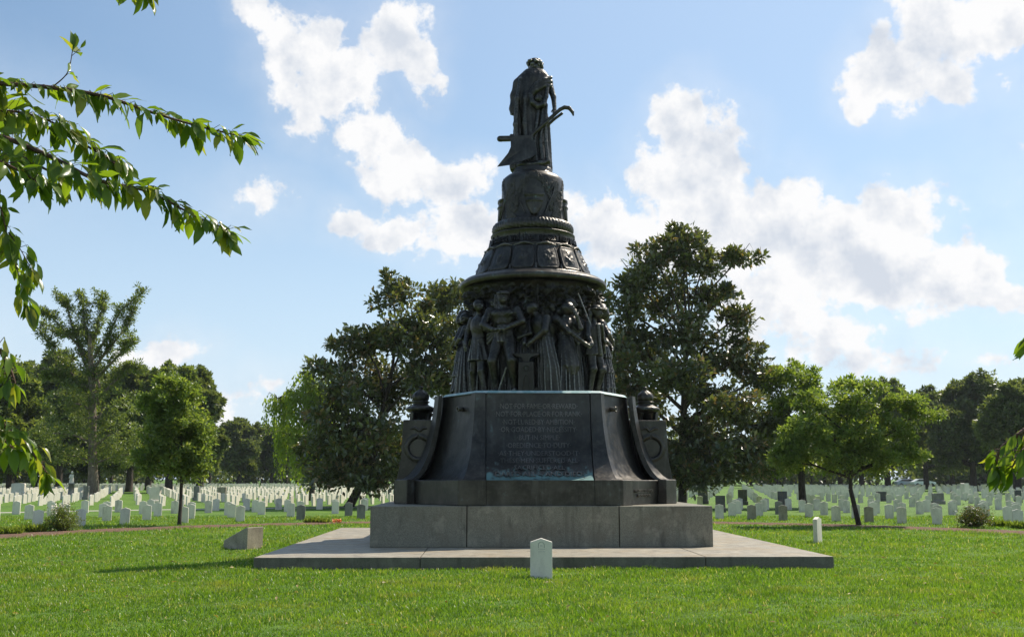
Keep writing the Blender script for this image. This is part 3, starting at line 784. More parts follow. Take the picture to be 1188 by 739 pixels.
def fig_youth():     # youth with hat, jacket, breeches and a staff
    S = Sculpt()
    S.ell((0, 0, 1.22), (.165, .125, .22), .05); S.robe([(.78, 0, 0, .19, .15), (1.0, 0, 0, .155, .13), (1.3, 0, 0, .165, .125)], 7, .012)
    S.cap((0, 0, 1.4), (.02, -.03, 1.53), .05, .048); head(S, (.03, -.05, 1.61), .105, look=.2, hat='brim')
    S.chain([((-.17, 0, 1.38), .062), ((-.26, -.06, 1.14), .05), ((-.30, -.16, .96), .034)]); hand(S, (-.30, -.16, .96), (-.6, 0, -.6), .9)
    S.chain([((.17, 0, 1.38), .062), ((.28, -.05, 1.15), .05), ((.20, -.18, 1.02), .034)]); hand(S, (.2, -.18, 1.02), (-.5, 0, .2), .9)
    S.cap((.06, -.15, 1.36), (.2, -.10, .85), .03, .035, .02).cap((-.07, -.14, 1.36), (-.02, -.16, .8), .03, .035, .02)
    S.chain([((-.09, 0, .85), .095), ((-.11, -.05, .5), .072), ((-.12, .0, .1), .048)]); S.cap((-.12, 0, .04), (-.14, -.15, .035), .042, .034)
    S.chain([((.09, 0, .85), .095), ((.12, -.09, .5), .075), ((.14, .02, .1), .05)]); S.cap((.14, 0, .04), (.18, -.14, .035), .042, .034)
    S.ell((-.11, -.07, .5), (.075, .06, .07)); S.ell((.12, -.1, .5), (.075, .06, .07))
    S.cap((-.24, -.1, 1.35), (-.36, .06, 1.95), .014, .012, .003)
    return S.mesh('fig', (-.46, -.36, -.04), (.42, .26, 2.02), H_, .0025)

figs = {}
BRONZE_STUMP = mat_bronze('bronze_stump', .2, dark=.42)
def build_figs():
    L = [('smith', fig_smith(), 'relief_man'), ('anvil', fig_anvil(), 'relief_man'), ('tunic', fig_tunic(), 'relief_man'), ('w0', fig_woman(0), 'relief_woman'), ('w1', fig_woman(1), 'relief_woman'),
         ('w2', fig_woman(2), 'relief_woman'), ('shawl', fig_shawl(), 'relief_woman'), ('youth', fig_youth(), 'relief_youth')]
    for k, me, nm in L: me.name = nm; figs[k] = (me, nm)
    def P(k, deg, rad, tw=0, s=1., label=None):
        me, nm = figs[k]; o = place_fig(me, nm, deg, rad, BRONZE_FIG, tw, s)
        if label: o['label'] = label
    P('w1', -73, 1.50, -25, .98, 'robed woman at the far left edge of the bronze drum')
    P('tunic', -50, 1.55, 0, 1.02, 'man in a skirted tunic and hose')
    P('smith', -25, 1.60, 6, 1.06, 'bare chested man with his hands joined at the waist')
    P('anvil', 4, 1.56, -48, 1.02, 'man leaning over the anvil')
    P('shawl', 29, 1.44, 0, 1.0, 'cloaked woman with a raised hand, half hidden')
    P('w0', 22, 1.58, -4, 1.02, 'woman in a long apron holding a hand to her face')
    P('youth', 47, 1.66, 4, 1.06, 'youth in a broad hat and jacket')
    for k_, d_, s_ in (('w1', -61, 1.0), ('shawl', -38, 1.02), ('w1', -13, .98), ('tunic', 13, .98), ('w1', 39, 1.02), ('tunic', 58, 1.0)): P(k_, d_, 1.31, -20, s_)
    P('w2', 68, 1.56, 15, 1.04, 'woman in a bonnet and tiered skirt, lit by the sun')
    P('youth', 88, 1.5, 0, 1.1)
    for i, (k, d) in enumerate((('smith', 105), ('w1', 124), ('tunic', 143), ('shawl', 160), ('w0', 180), ('youth', 200), ('anvil', 220), ('smith', 240), ('w2', 262))): P(k, d, 1.55, 0, 1.02)
    # anvil on its stump
    a = R(-7); rad = 1.82
    def fr(pts_fn, name):
        me = pts_fn; o = link(name, me, BRONZE_STUMP, mem); o.location = (math.sin(a)*rad, -math.cos(a)*rad, ZF); o.rotation_euler = (0, 0, a); return o
    bm = bmesh.new(); prism(bm, [(-.17, 0), (.17, 0), (.155, .64), (-.155, .64)], -.12, .14); bevel(bm, .015, 2)
    fr(bm_mesh('anvil_stump', bm), 'anvil_stump')
    S = Sculpt(); S.cap((0, -.13, .43), (.0, -.13, .12), .02); 
    tb = [[((.0+.055*math.cos(t), -.13, .50+.055*math.sin(t)), .014) for t in np.linspace(0, 2*PI, 18)], [((-.08, -.125, .04), .022), ((-.05, -.13, .3), .018), ((0, -.13, .40), .02)], [((.08, -.125, .04), .022), ((.05, -.13, .3), .018), ((0, -.13, .40), .02)]]
    fr(tubes('stump_ornament', tb, 8), 'stump_ornament')
    bm = bmesh.new(); prism(bm, [(-.08, .64), (.08, .64), (.06, .70), (.10, .75), (.26, .77), (.27, .82), (-.30, .82), (-.20, .75), (-.09, .74), (-.06, .70)], -.09, .10); bevel(bm, .01, 1)
    fr(bm_mesh('anvil', bm), 'anvil')
    bm = bmesh.new(); bm_box(bm, (-.25, -.12, -.01), (.22, .1, .03)); bm_box(bm, (.16, -.16, .0), (.30, -.06, .14), Matrix.Rotation(.2, 3, 'Y')); bevel(bm, .01, 1)
    fr(bm_mesh('tool', bm), 'tool')
build_figs()

# ---- shields frustum
ZS0, ZS1, RS0, RS1 = 5.93, 6.60, 1.345, 1.06
def cone(u, z):   # radius at height
    return RS0+(RS1-RS0)*((z-ZS0)/(ZS1-ZS0))**.9
def shields():
    prof = [(1.36, 5.93), (1.345, 5.98)]+[(cone(0, ZS0+(ZS1-ZS0)*t)-.035, ZS0+(ZS1-ZS0)*t) for t in np.linspace(.08, 1, 10)]+[(1.03, 6.605), (.98, 6.61)]
    link('shield_band', lathe('shield_band', prof, 112), BRONZE_TOP, mem, True)
    N = 14
    for k in range(N):
        a0 = 2*PI*(k+.5)/N
        nu, nv = 34, 40
        V = []; U_ = np.linspace(-1, 1, nu); W_ = np.linspace(-1, 1, nv)
        zc, zh = 6.255, .30; rnd = random.Random(k); ox = rnd.random()*50
        hw = PI/N*.965
        for v in W_:
            for u in U_:
                # superellipse mapping of the square to a rounded shield
                e = 3.6
                wu = (1-abs(v)**e)**(1/e) if abs(v) < 1 else 0
                uu = u*max(wu, .18)
                z = zc+v*zh
                tt = max(abs(u), abs(v)); rim = max(0, 1-abs(tt-.86)/.09)
                em = math.exp(-((uu/.5)**2+((v+.05)/.55)**2)*1.6)
                h = .045*(1-tt**6) + .02*rim + .05*em*max(0, mnoise.fractal(Vector((uu*3.1+ox, v*3.6, k)), 1, 2, 4)+.35)
                if tt > .999: h = -.05
                r = cone(0, z)+h - .01
                a = a0+uu*hw
                V.append((math.sin(a)*r, -math.cos(a)*r, z+h*.25))
        i = np.arange(nv-1)[:, None]; j = np.arange(nu-1)[None]
        Fc = np.stack([i*nu+j, i*nu+j+1, (i+1)*nu+j+1, (i+1)*nu+j], -1).reshape(-1, 4)
        o = link('shield', np_mesh('shield', V, Fc), BRONZE_TOP, mem, True)
        # ribbon crest over the shield
        pl = []
        for t in np.linspace(-1, 1, 13):
            a = a0+t*hw*.95; z = 6.55+.055*(1-abs(t)**1.5)+.008*math.sin(t*14); r = cone(0, min(z, ZS1))+.03
            pl.append(((math.sin(a)*r, -math.cos(a)*r, z), .022*(1.25-abs(t)*.6)))
        link('crest', tubes('crest', [pl], 6), BRONZE_TXT, o, True)
        pl = [((math.sin(a0-hw)*(cone(0, z)+.0), -math.cos(a0-hw)*(cone(0, z)+.0), z), .02) for z in (5.97, 6.03, 6.1)]
        link('foliage_knot', tubes('foliage_knot', [pl], 6), BRONZE_TXT, o, True)
shields()
BRONZE_LET = mat_bronze('bronze_dark_letters', .1, dark=.45)
def upper():
    prof = [(.96, 6.59), (1.045, 6.60), (1.045, 6.625), (1.0, 6.63), (.945, 6.92), (.965, 6.93), (.965, 6.955), (.85, 6.96)]
    link('text_band', lathe('text_band', prof, 112), BRONZE, mem)
    me = text_mesh("And they shall beat their swords into plough shares and their spears into pruning hooks  ", .25, .014, 'LEFT', 1.0)
    co = np.empty(len(me.vertices)*3, dtype=np.float32); me.vertices.foreach_get('co', co); co = co.reshape(-1, 3)
    W0 = co[:, 0].max()+.12
    a = (co[:, 0]/W0)*2*PI - 1.45*PI*.5 - 2.0; z = 6.70+co[:, 1]*1.0; r = 1.0-(z-6.63)*.19+.004+co[:, 2]+.014
    me.vertices.foreach_set('co', np.stack([np.sin(a)*r, -np.cos(a)*r, z], 1).astype(np.float32).ravel()); me.update()
    link('band_lettering', me, BRONZE_LET, mem)
    # bound wreath torus
    P = [(.79+.145*math.cos(t), 7.10+.155*math.sin(t)) for t in np.linspace(-PI*.62, PI*.62, 26)]
    def wf(th, r, z):
        q = np.sin(th*46+ (z-7.1)*55)*np.sin(th*23-(z-7.1)*40); return r+.012*q
    link('laurel_torus', lathe('laurel_torus', P, 360, wf), BRONZE_TOP, mem, True)
    prof = [(.76, 7.2), (.765, 7.24), (.74, 7.26), (.735, 7.45), (.72, 7.8), (.708, 8.15), (.70, 8.24), (.675, 8.31), (.60, 8.375), (.48, 8.42), (.455, 8.46), (.46, 8.52), (.44, 8.56), (.0, 8.58)]
    link('upper_drum', lathe('upper_drum', prof, 96), BRONZE, mem, True)
    def srf(a, z, off=0.):
        r = float(np.interp(z, [7.2, 7.45, 8.15, 8.32, 8.42], [.745, .735, .705, .64, .47]))+off
        return Vector((math.sin(a)*r, -math.cos(a)*r, z))
    for q in range(4):
        a0 = q*PI/2
        # shield-shaped urn in relief
        nu, nv = 24, 30; V = []
        for v in np.linspace(0, 1, nv):
            wv = .20*(.30+.78*math.sin(min(1, v*1.25)*PI/2)) if v < .8 else .20*(1.08+.25*((v-.8)/.2 if v > .86 else 0))
            for u in np.linspace(-1, 1, nu):
                h = .07*math.sqrt(max(0, 1-u*u))*(1 if v < .84 else 1.25)+(.02 if .62 < v < .66 else 0)
                if abs(u) > .999 or v < .001 or v > .999: h = -.03
                V.append(tuple(srf(a0+u*wv/.73, 7.30+v*.52, h)))
        i = np.arange(nv-1)[:, None]; j = np.arange(nu-1)[None]
        Fc = np.stack([i*nu+j, i*nu+j+1, (i+1)*nu+j+1, (i+1)*nu+j], -1).reshape(-1, 4)
        link('relief_vase', np_mesh('relief_vase', V, Fc), BRONZE_TOP, mem, True)
        # arch of palm leaves
        V = []; Fc = []; rnd = random.Random(q+3)
        def leaf(c, d, nrm, Ln, W):
            d = d.normalized(); nrm = nrm.normalized(); w_ = d.cross(nrm).normalized(); b = len(V)
            V.extend([tuple(c), tuple(c+d*Ln*.45+w_*W*.5+nrm*.004), tuple(c+d*Ln-nrm*.004), tuple(c+d*Ln*.45-w_*W*.5+nrm*.004), tuple(c+d*Ln*.45+nrm*.024)])
            Fc.extend([(b, b+1, b+4), (b+1, b+2, b+4), (b+2, b+3, b+4), (b+3, b, b+4)])
        for s in (-1, 1):
            for t in np.linspace(0, 1, 34):
                ang = s*(.62-.60*t**1.6); z = 7.42+.83*math.sin(t*PI/2)
                for e in range(4):
                    a = a0+ang+rnd.uniform(-.05, .05); zz = z+rnd.uniform(-.05, .05)
                    c = srf(a, min(zz, 8.34), .012 if q % 2 == 0 else .0); nrm = Vector((math.sin(a), -math.cos(a), .2)); tang = Vector((math.cos(a), math.sin(a), 0))
                    d = tang*(-s)*(.25+.8*t)+Vector((0, 0, 1))*(1-.9*t)+tang*rnd.uniform(-.7, .7)+Vector((0, 0, rnd.uniform(-.6, .5)))
                    leaf(c, d, nrm, .13, .04)
        link('palm_arch', np_mesh('palm_arch', V, Fc), BRONZE_TOP, mem)
        pl = [[(srf(a0-.42, 7.62, .02), .018), (srf(a0-.26, 7.36, .03), .02)], [(srf(a0+.30, 7.34, .03), .02), (srf(a0+.62, 7.85, .03), .018), (srf(a0+.72, 8.05, .02), .012)]]
        for one in pl: link('staff', tubes('staff', [one], 6), BRONZE_TOP, mem, True)
        V = []; Fc = []
        for t in np.linspace(0, 1, 40):
            for e in range(4):
                a = a0+PI/4+rnd.uniform(-.13, .13); zz = 7.33+.85*t; c = srf(a, zz, .015); nrm = Vector((math.sin(a), -math.cos(a), 0)); tang = Vector((math.cos(a), math.sin(a), 0))
                leaf(c, tang*rnd.uniform(-1, 1)+Vector((0, 0, -.8)), nrm, .12, .06)
        link('leaf_garland', np_mesh('leaf_garland', V, Fc), BRONZE_TOP, mem)
upper()

# ---- statue
def statue():
    def Q(cx, cy, y=0.0): return ((cx-365)/229, y, 8.56+(640-cy)/206)
    S = Sculpt()
    rows = []
    for cy, l, r_, ry in ((645, 250, 462, .34), (625, 246, 462, .35), (580, 262, 458, .30), (500, 266, 455, .27), (420, 268, 452, .26), (350, 268, 440, .26), (290, 268, 428, .25), (240, 272, 432, .24), (195, 285, 445, .22), (165, 305, 438, .19), (142, 335, 412, .14)):
        z = 8.56+(640-cy)/206; rows.append((z, ((l+r_)/2-365)/229, .02, (r_-l)/2/229, ry))
    S.robe(rows, 9, .034, ph=.4, tw=2.2, sharp=.9); S.robe([(r[0], r[1], r[2], r[3]*.985, r[4]*.985) for r in rows], 23, .014, ph=2.0, tw=-1.5)
    # shoulders and bowed upper back
    S.chain([(Q(292, 205, .02), .12), (Q(345, 165, .0), .13), (Q(410, 165, 0), .13), (Q(452, 200, .02), .11)], .06)
    S.cap(Q(375, 155, .04), Q(380, 118, .10), .13, .09, .06); S.ell(Q(372, 190, .0), (.27, .2, .16), .08)
    # head with thick wreath
    hx, hy, hz = Q(381, 108, .12)
    S.ell((hx, hy, hz), (.135, .16, .16), .02)
    S.ell((hx, hy+.09, hz-.09), (.09, .1, .09), .03)
    rnd = random.Random(2)
    for k in range(30):
        a = k/30*2*PI+rnd.uniform(-.1, .1); r = .155+rnd.uniform(-.02, .02); S.ell((hx+math.cos(a)*r, hy+math.sin(a)*r*1.05, hz+.03+rnd.uniform(-.06, .07)), (.042, .042, .042), .008)
    for k in range(16):
        a = k/16*2*PI; S.ell((hx+math.cos(a)*.10, hy+math.sin(a)*.1, hz+.13), (.045, .045, .035), .01)
    S.ell((hx, hy-.13, hz-.06), (.07, .06, .06), .02)
    # cloak over the left arm
    S.chain([(Q(290, 205, .05), .115), (Q(272, 265, .06), .105), (Q(262, 330, .06), .085), (Q(258, 352, .04), .06)], .06)
    S.chain([(Q(262, 340, .04), .045), (Q(252, 362, .0), .03)], .02); 
    for k, (x0, x1, d_) in enumerate(((292, 284, .22), (328, 334, .24))):
        S.chain([(Q(x0+6, 195, -d_+.07), .03), (Q((x0+x1)/2-6, 300, -d_), .045), (Q(x1-10, 430, -d_), .055), (Q(x1+6, 600, -d_-.03), .05)], .06)
    # right arm down to the plough handle
    S.chain([(Q(452, 205, .02), .10), (Q(478, 280, -.06), .062), (Q(482, 350, -.16), .046)], .03)
    a = Vector(Q(478, 352, -.17)); hand(S, tuple(a), (.12, -.25, -1), 1.15)
    # roll of drapery across the back and looped on the hip
    for o_ in (0, 1, 2):
        S.chain([(Q(345-6*o_, 285+14*o_, -.22), .05), (Q(385, 232+14*o_, -.27), .058), (Q(425, 205+16*o_, -.24), .055), (Q(462, 188+20*o_, -.14), .045)], .02)
    S.chain([(Q(352, 285, -.26), .05), (Q(362, 325, -.30), .06), (Q(390, 345, -.31), .062), (Q(420, 335, -.29), .06), (Q(436, 290, -.24), .055), (Q(442, 240, -.2), .05)], .02)
    S.ell(Q(395, 300, -.27), (.085, .05, .08), .02)
    for x0, x1, x2 in ((400, 385, 372), (420, 412, 405), (438, 430, 432)):
        S.chain([(Q(x0, 330, -.22), .035), (Q(x1, 430, -.27), .04), (Q(x2, 520, -.28), .045), (Q(x2+8, 612, -.32), .05)], .03)
    # hem folds heaped on the base
    S.chain([(Q(300, 628, -.26), .06), (Q(345, 636, -.36), .055), (Q(400, 630, -.38), .06), (Q(445, 618, -.28), .06)], .04)
    me = S.mesh('statue', (-.75, -.6, 8.50), (.75, .6, 11.42), .0155, .003)
    st = link('statue', me, BRONZE_FIG, mem, True); st['label'] = 'robed woman seen from behind, head bowed under a wreath'
    # plough
    P = Sculpt()
    P.chain([(Q(330, 515, -.36), .045), (Q(350, 498, -.36), .05), (Q(420, 438, -.36), .046), (Q(478, 388, -.34), .042), (Q(508, 362, -.33), .044), (Q(532, 351, -.33), .046), (Q(556, 354, -.33), .046), (Q(574, 374, -.33), .038), (Q(578, 390, -.33), .022)], .012)
    P.chain([(Q(350, 515, -.20), .035), (Q(420, 452, -.18), .036), (Q(478, 400, -.18), .034), (Q(520, 372, -.2), .034)], .012)
    P.cap(Q(440, 425, -.36), Q(440, 432, -.18), .025, .025, .01)
    P.box(Q(275, 509, -.36), (.375, .04, .045), .014, .01, R(2)); P.ell(Q(252, 494, -.36), (.05, .04, .035), .02)
    P.cap(Q(190, 512, -.36), Q(196, 514, -.36), .07, .06, .01)
    link('plough_handle', P.mesh('plough_handle', (-.9, -.48, 8.9), (1.0, -.1, 10.1), .0155), BRONZE, st, True)
    bm = bmesh.new()
    out = [(246, 522), (300, 512), (362, 508), (372, 530), (380, 560), (377, 590), (350, 612), (300, 632), (240, 650), (176, 656), (205, 622), (232, 590), (246, 560)]
    n = len(out); A = []; B = []
    for cx, cy in out:
        y = -.40-.10*((cy-510)/140)-.06*math.sin((cx-170)/200*PI); A.append(bm.verts.new(Q(cx, cy, y))); B.append(bm.verts.new(Q(cx, cy, y+.035)))
    c0 = bm.verts.new(Q(300, 575, -.50)); c1 = bm.verts.new(Q(300, 575, -.46))
    for i in range(n):
        j = (i+1) % n; bm.faces.new((A[i], A[j], c0)); bm.faces.new((B[j], B[i], c1)); bm.faces.new((A[i], B[i], B[j], A[j]))
    me = bm_mesh('ploughshare', bm); link('ploughshare', me, BRONZE, st)
statue()

# ------------------------------------------------------------------ headstones
SLAB = (-4.9+AX, 4.8+AX, AY-5.6, AY+5.1)
def stone_profile(kind, w_=.33, h=.60):
    hw = w_/2
    if kind == 'pointed': return [(-hw, -.08), (hw, -.08), (hw, h-.055), (.0, h), (-hw, h-.055)]
    if kind == 'round':
        return [(-hw, -.08), (hw, -.08)]+[(hw*math.cos(a)*1.0, h-.06+.06*math.sin(a)) for a in np.linspace(0, PI, 9)]
    return [(-hw, -.08), (hw, -.08), (hw, h), (-hw, h)]
def stone_mesh(name, kind, w_=.33, h=.60, th=.10, bev=.006, mat=None):
    bm = bmesh.new(); prism(bm, stone_profile(kind, w_, h), -th/2, th/2)
    if bev: bevel(bm, bev, 1)
    me = bm_mesh(name, bm); me.materials.append(mat or MARBLE); return me
ST = {('pointed', m): stone_mesh('headstone', 'pointed', mat=mm) for m, mm in (('w', MARBLE), ('o', MARBLE_OLD_SHADED), ('g', MARBLE_GREY), ('m', MARBLE_BACKLIT))}
ST.update({('round', 'w'): stone_mesh('headstone', 'round', mat=MARBLE)})
ORD = ['first', 'second', 'third', 'fourth', 'fifth', 'sixth', 'seventh', 'eighth', 'ninth', 'tenth', 'eleventh', 'twelfth', 'thirteenth', 'fourteenth', 'fifteenth', 'sixteenth', 'seventeenth', 'eighteenth', 'nineteenth', 'twentieth']
def put_stone(key, p, rz, label, group, tilt=0):
    o = bpy.data.objects.new('headstone', ST[key]); COL.objects.link(o)
    o.location = (p[0], p[1], 0); o.rotation_euler = (tilt, tilt*.6, rz)
    if group: o.scale = (.93, .93, .93)
    return tag(o, label, 'headstone', group)

def headstones():
    rnd = random.Random(11)
    # the lone stone before the platform and the two set beside it
    p = ground(628, 671); o = put_stone(('pointed', 'w'), p, R(1), 'white pointed marble headstone alone on the grass in front of the platform', None)
    bmk = [[((.045*math.cos(t), -.0495, .50+.045*math.sin(t)), .0035) for t in np.linspace(-.1, PI+.1, 14)], [((-.045, -.0495, .50), .0035), ((-.045, -.0495, .455), .0035)], [((.045, -.0495, .50), .0035), ((.045, -.0495, .455), .0035)], [((-.02, -.0495, .49), .003), ((.02, -.0495, .49), .003)]]
    e = link('engraving', tubes('engraving', bmk, 5), MARBLE_GREY, o)
    bmk = [[((-.045+.022*i, -.0495, z), .0028), ((-.033+.022*i, -.0495, z+.006), .0028)] for i in range(5) for z in (.435, .40)]
    link('engraving', tubes('engraving', bmk, 4), MARBLE_GREY, o)
    put_stone(('pointed', 'w'), ground(949, 629.5), R(55), 'white headstone turned sideways on the grass right of the platform', None)
    # wedge-shaped granite marker on the left
    p = ground(284, 637)
    bm = bmesh.new(); prism(bm, [(-.44, -.05), (.22, -.05), (.22, .46), (.17, .455), (-.42, .175)], -.26, .26); bevel(bm, .008, 1)
    o = link('slant_marker', bm_mesh('slant_marker', bm), GRANITE_MARK); o.location = (p.x-.02, p.y+.25, 0); o.rotation_euler = (0, 0, R(-26))
    tag(o, 'low wedge-shaped granite marker on the grass left of the platform', 'grave marker')
    # ---- curved rows round the memorial
    cx0, cy0 = .8, 22; all_ = []
    rows = [18.3, 21.6, 24.9, 28.2, 31.4]
    for ri, rad in enumerate(rows):
        for side in (-1, 1):
            step = 1.5 if side < 0 else 1.2
            a = R(6); n = 0; vis = 0
            while a < R(115):
                a += (step*(1+rnd.uniform(-.12, .12))+(.65 if rnd.random() < .18 else 0))/rad
                x = cx0+side*math.sin(a)*rad; y = cy0+math.cos(a)*rad
                if y < 12: continue
                px, py, d = project((x, y, .3))
                if not (-12 < px < 1200): continue
                if side < 0 and px > 425: continue
                if side > 0 and px < 828: continue
                n += 1
                tone = 'w'
                if ri == 0: tone = ('o' if side > 0 and px < 1030 and rnd.random() < .7 else ('g' if side < 0 and px > 270 and rnd.random() < .5 else 'w'))
                elif rnd.random() < .04: tone = 'g'
                if tone == 'w' and side > 0 and rnd.random() < .75: tone = 'm'
                if tone == 'w' and side < 0 and rnd.random() < .25: tone = 'm'
                sd = 'left' if side < 0 else 'right'
                col = {'w': 'white', 'm': 'shade-toned pale grey', 'o': 'shade-toned brown', 'g': 'grey weathered'}[tone]
                row = ['front', 'second', 'third', 'fourth', 'fifth'][ri]
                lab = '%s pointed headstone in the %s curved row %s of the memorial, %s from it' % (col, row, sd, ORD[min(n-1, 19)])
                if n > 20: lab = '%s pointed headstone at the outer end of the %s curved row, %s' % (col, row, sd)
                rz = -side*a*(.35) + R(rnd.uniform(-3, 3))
                all_.append((d, ('pointed', tone), (x, y), rz, lab, 'headstones in curved rows round the memorial', R(rnd.uniform(-1.5, 1.5))))
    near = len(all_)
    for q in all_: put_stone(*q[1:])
    # ---- the sections farther off
    far = []
    def sector(x0, x1, y0, y1, sx, sy, rot, face, skip=.1, key=('round', 'w'), sd='left'):
        c, s = math.cos(rot), math.sin(rot)
        for i in range(-140, 140):
            for j in range(-140, 140):
                u, v = i*sx, j*sy; x, y = u*c-v*s+(x0+x1)/2, u*s+v*c+(y0+y1)/2
                x += rnd.uniform(-.06, .06); y += rnd.uniform(-.06, .06)
                if y < y0 or y > y1: continue
                px, py, d = project((x, y, .3))
                if px < -260 or px > 1450 or rnd.random() < skip: continue
                hid = px < -5 or px > 1193 or 470 < px < 776
                if sd == 'left' and px > 620: continue
                if sd == 'right' and px < 620: continue
                if math.hypot(x-cx0, y-cy0) < 35.5: continue
                far.append((d+(1000 if hid else 0), key, (x, y), rot+face+R(rnd.uniform(-4, 4)), sd, R(rnd.uniform(-2.5, 2.5))))
    sector(-30, -5, 57, 118, 1.3, 3.0, R(20), R(50), .08, ('round', 'w'), 'left')
    sector(5, 40, 50, 165, 1.6, 4.6, R(-12), R(2), .18, ('pointed', 'm'), 'right')
    sector(-60, 0, 121, 200, 1.6, 4.0, R(8), R(40), .2, ('round', 'w'), 'left')
    far.sort(key=lambda q: q[0])
    k = 300-near-2
    cnt = {}
    for d, key, p, rz, sd, tl in far[:k]:
        lab = ('white round-topped headstone in the straight rows beyond the footpath, left' if sd == 'left' else 'pale pointed headstone in the scattered rows beyond the curved ones, right')
        put_stone(key, p, rz, lab, 'headstones in the sections farther off, ' + sd, tl)
    V = []; Fc = []; b = 0
    for d, key, p, rz, sd, tl in far[k:]:
        pr = stone_profile('pointed' if d < 90 else 'flat', .33, .64+.05*rnd.random()); n = len(pr)
        c, s = math.cos(rz), math.sin(rz)
        for y in (-.05, .05):
            for x, z in pr: V.append((p[0]+x*c-y*s, p[1]+x*s+y*c, z))
        for i in range(n):
            j = (i+1) % n; Fc.append((b+i, b+j, b+n+j, b+n+i))
        if n == 5:
            Fc += [(b, b+1, b+2, b+4), (b+2, b+3, b+4, b+4), (b+n+4, b+n+2, b+n+1, b+n), (b+n+4, b+n+3, b+n+2, b+n+2)]
        else: Fc += [(b, b+1, b+2, b+3), (b+n+3, b+n+2, b+n+1, b+n)]
        b += 2*n
    quads = [f for f in Fc if len(set(f)) == 4]; tris = [tuple(dict.fromkeys(f)) for f in Fc if len(set(f)) == 3]
    me = bpy.data.meshes.new('distant_headstones'); me.from_pydata(V, [], quads+tris)
    tag(link('distant_headstones', me, MARBLE), 'hundreds of small white headstones in far rows under the trees', 'headstones', None, 'stuff')
    print('near stones', near, 'far', len(far))
headstones()

def grave_monuments():
    G = 'larger grave monuments standing among the far headstones'
    def pos(px, base_py, Y): return at(px, base_py, Y).x, Y
    def slabm(name, px, Y, w_, h, th, kind, mat, label, rz=0, base=True):
        x = at(px, 560, Y).x
        o = empty(name, (x, Y, 0), rz, label, 'grave monument', G)
        bm = bmesh.new(); prism(bm, stone_profile(kind, w_, h-.2), -th/2, th/2); bmesh.ops.translate(bm, verts=bm.verts, vec=(0, 0, .2)); bevel(bm, .02, 1)
        link('tablet', bm_mesh('tablet', bm), mat, o)
        bm = bmesh.new(); bm_box(bm, (-w_*.62, -th*.9, -.05), (w_*.62, th*.9, .22)); bevel(bm, .02, 1); link('pedestal', bm_mesh('pedestal', bm), mat, o)
    slabm('grave_monument', 22, 78, .95, 1.15, .25, 'round', MARBLE, 'broad white stone tablet among the far headstones, far left')
    slabm('grave_monument', 1087, 62, .55, .62, .3, 'flat', MARBLE_GREY, 'squat grey block monument left of the low round shrub')
    slabm('grave_monument', 1022, 70, .55, .62, .28, 'flat', GRANITE_DARK, 'small dark box-shaped monument among headstones behind the thin tree')
    slabm('grave_monument', 1119, 75, .42, 1.15, .34, 'flat', MARBLE, 'tall white square pillar among the far headstones right of centre', R(25))
    slabm('grave_monument', 1180, 66, .3, .75, .2, 'flat', GRANITE_DARK, 'dark narrow monument at the far right among white headstones')
    slabm('grave_monument', 180, 62, .48, .98, .2, 'flat', MARBLE, 'tall white tablet left of the slim young tree', R(35))
    slabm('grave_monument', 229, 72, .35, 1.0, .3, 'pointed', MARBLE_GREY, 'brown-grey pointed pillar right of the slim young tree')
    slabm('grave_monument', 101, 75, .32, .95, .3, 'flat', MARBLE_GREY, 'grey square pillar beside the tall pale trunk')
    slabm('grave_monument', 258, 78, .6, .85, .3, 'flat', MARBLE_OLD_SHADED, 'reddish block monument in the far rows left of the memorial')
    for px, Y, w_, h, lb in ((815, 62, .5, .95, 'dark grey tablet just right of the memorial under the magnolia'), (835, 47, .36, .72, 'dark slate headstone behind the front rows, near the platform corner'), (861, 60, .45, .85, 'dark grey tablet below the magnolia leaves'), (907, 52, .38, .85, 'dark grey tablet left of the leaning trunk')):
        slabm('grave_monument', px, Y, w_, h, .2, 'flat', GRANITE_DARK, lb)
    # pedestal with a small veiled figure
    Y = 76; x = at(83, 560, Y).x
    o = empty('statue_monument', (x, Y, 0), 0, 'small pale veiled figure on a stone pedestal left of the tall pale trunk', 'grave monument', G)
    link('pedestal', lathe('pedestal', [(0, -.1), (.32, -.1), (.32, .2), (.24, .25), (.2, 1.05), (.26, 1.1), (.26, 1.16), (0, 1.17)], 4), MARBLE_GREY, o)
    S = Sculpt(); S.robe([(1.15, 0, 0, .17, .14), (1.6, 0, 0, .13, .11), (1.8, 0, 0, .12, .1)], 9, .02); S.ell((0, 0, 1.93), (.08, .09, .1)); S.chain([((-.12, 0, 1.75), .05), ((-.14, -.1, 1.55), .04), ((0, -.15, 1.6), .03)])
    link('figure', S.mesh('figure', (-.3, -.3, 1.1), (.3, .3, 2.1), .025), MARBLE, o, True)
grave_monuments()

# ------------------------------------------------------------------ trees
LEAF_MAG = mat_leaf('magnolia_leaf', (.060, .075, .030), (.150, .165, .062), (.25, .17, .09), .30, .28, .22, .8)
LEAF_MID = mat_leaf('leaf_mid', (.085, .120, .032), (.175, .215, .065), (.23, .25, .09), .45, .38, .18)
LEAF_DARK = mat_leaf('leaf_dark', (.078, .105, .040), (.150, .178, .070), (.19, .20, .09), .42, .38, .14)
LEAF_YOUNG = mat_leaf('leaf_young', (.10, .150, .035), (.21, .27, .075), (.28, .31, .10), .5, .38, .2)
LEAF_LIGHT = mat_leaf('leaf_light', (.12, .175, .03), (.22, .285, .06), (.28, .32, .09), .5, .42, .2)
LEAF_YEL = mat_leaf('leaf_yellow_green', (.19, .25, .03), (.28, .35, .05), (.32, .37, .09), .55, .45, .2)
LEAF_CHERRY = mat_leaf('cherry_leaf', (.085, .145, .015), (.17, .24, .025), (.25, .26, .04), .58, .30, .15)
NRNG = np.random.default_rng(7)
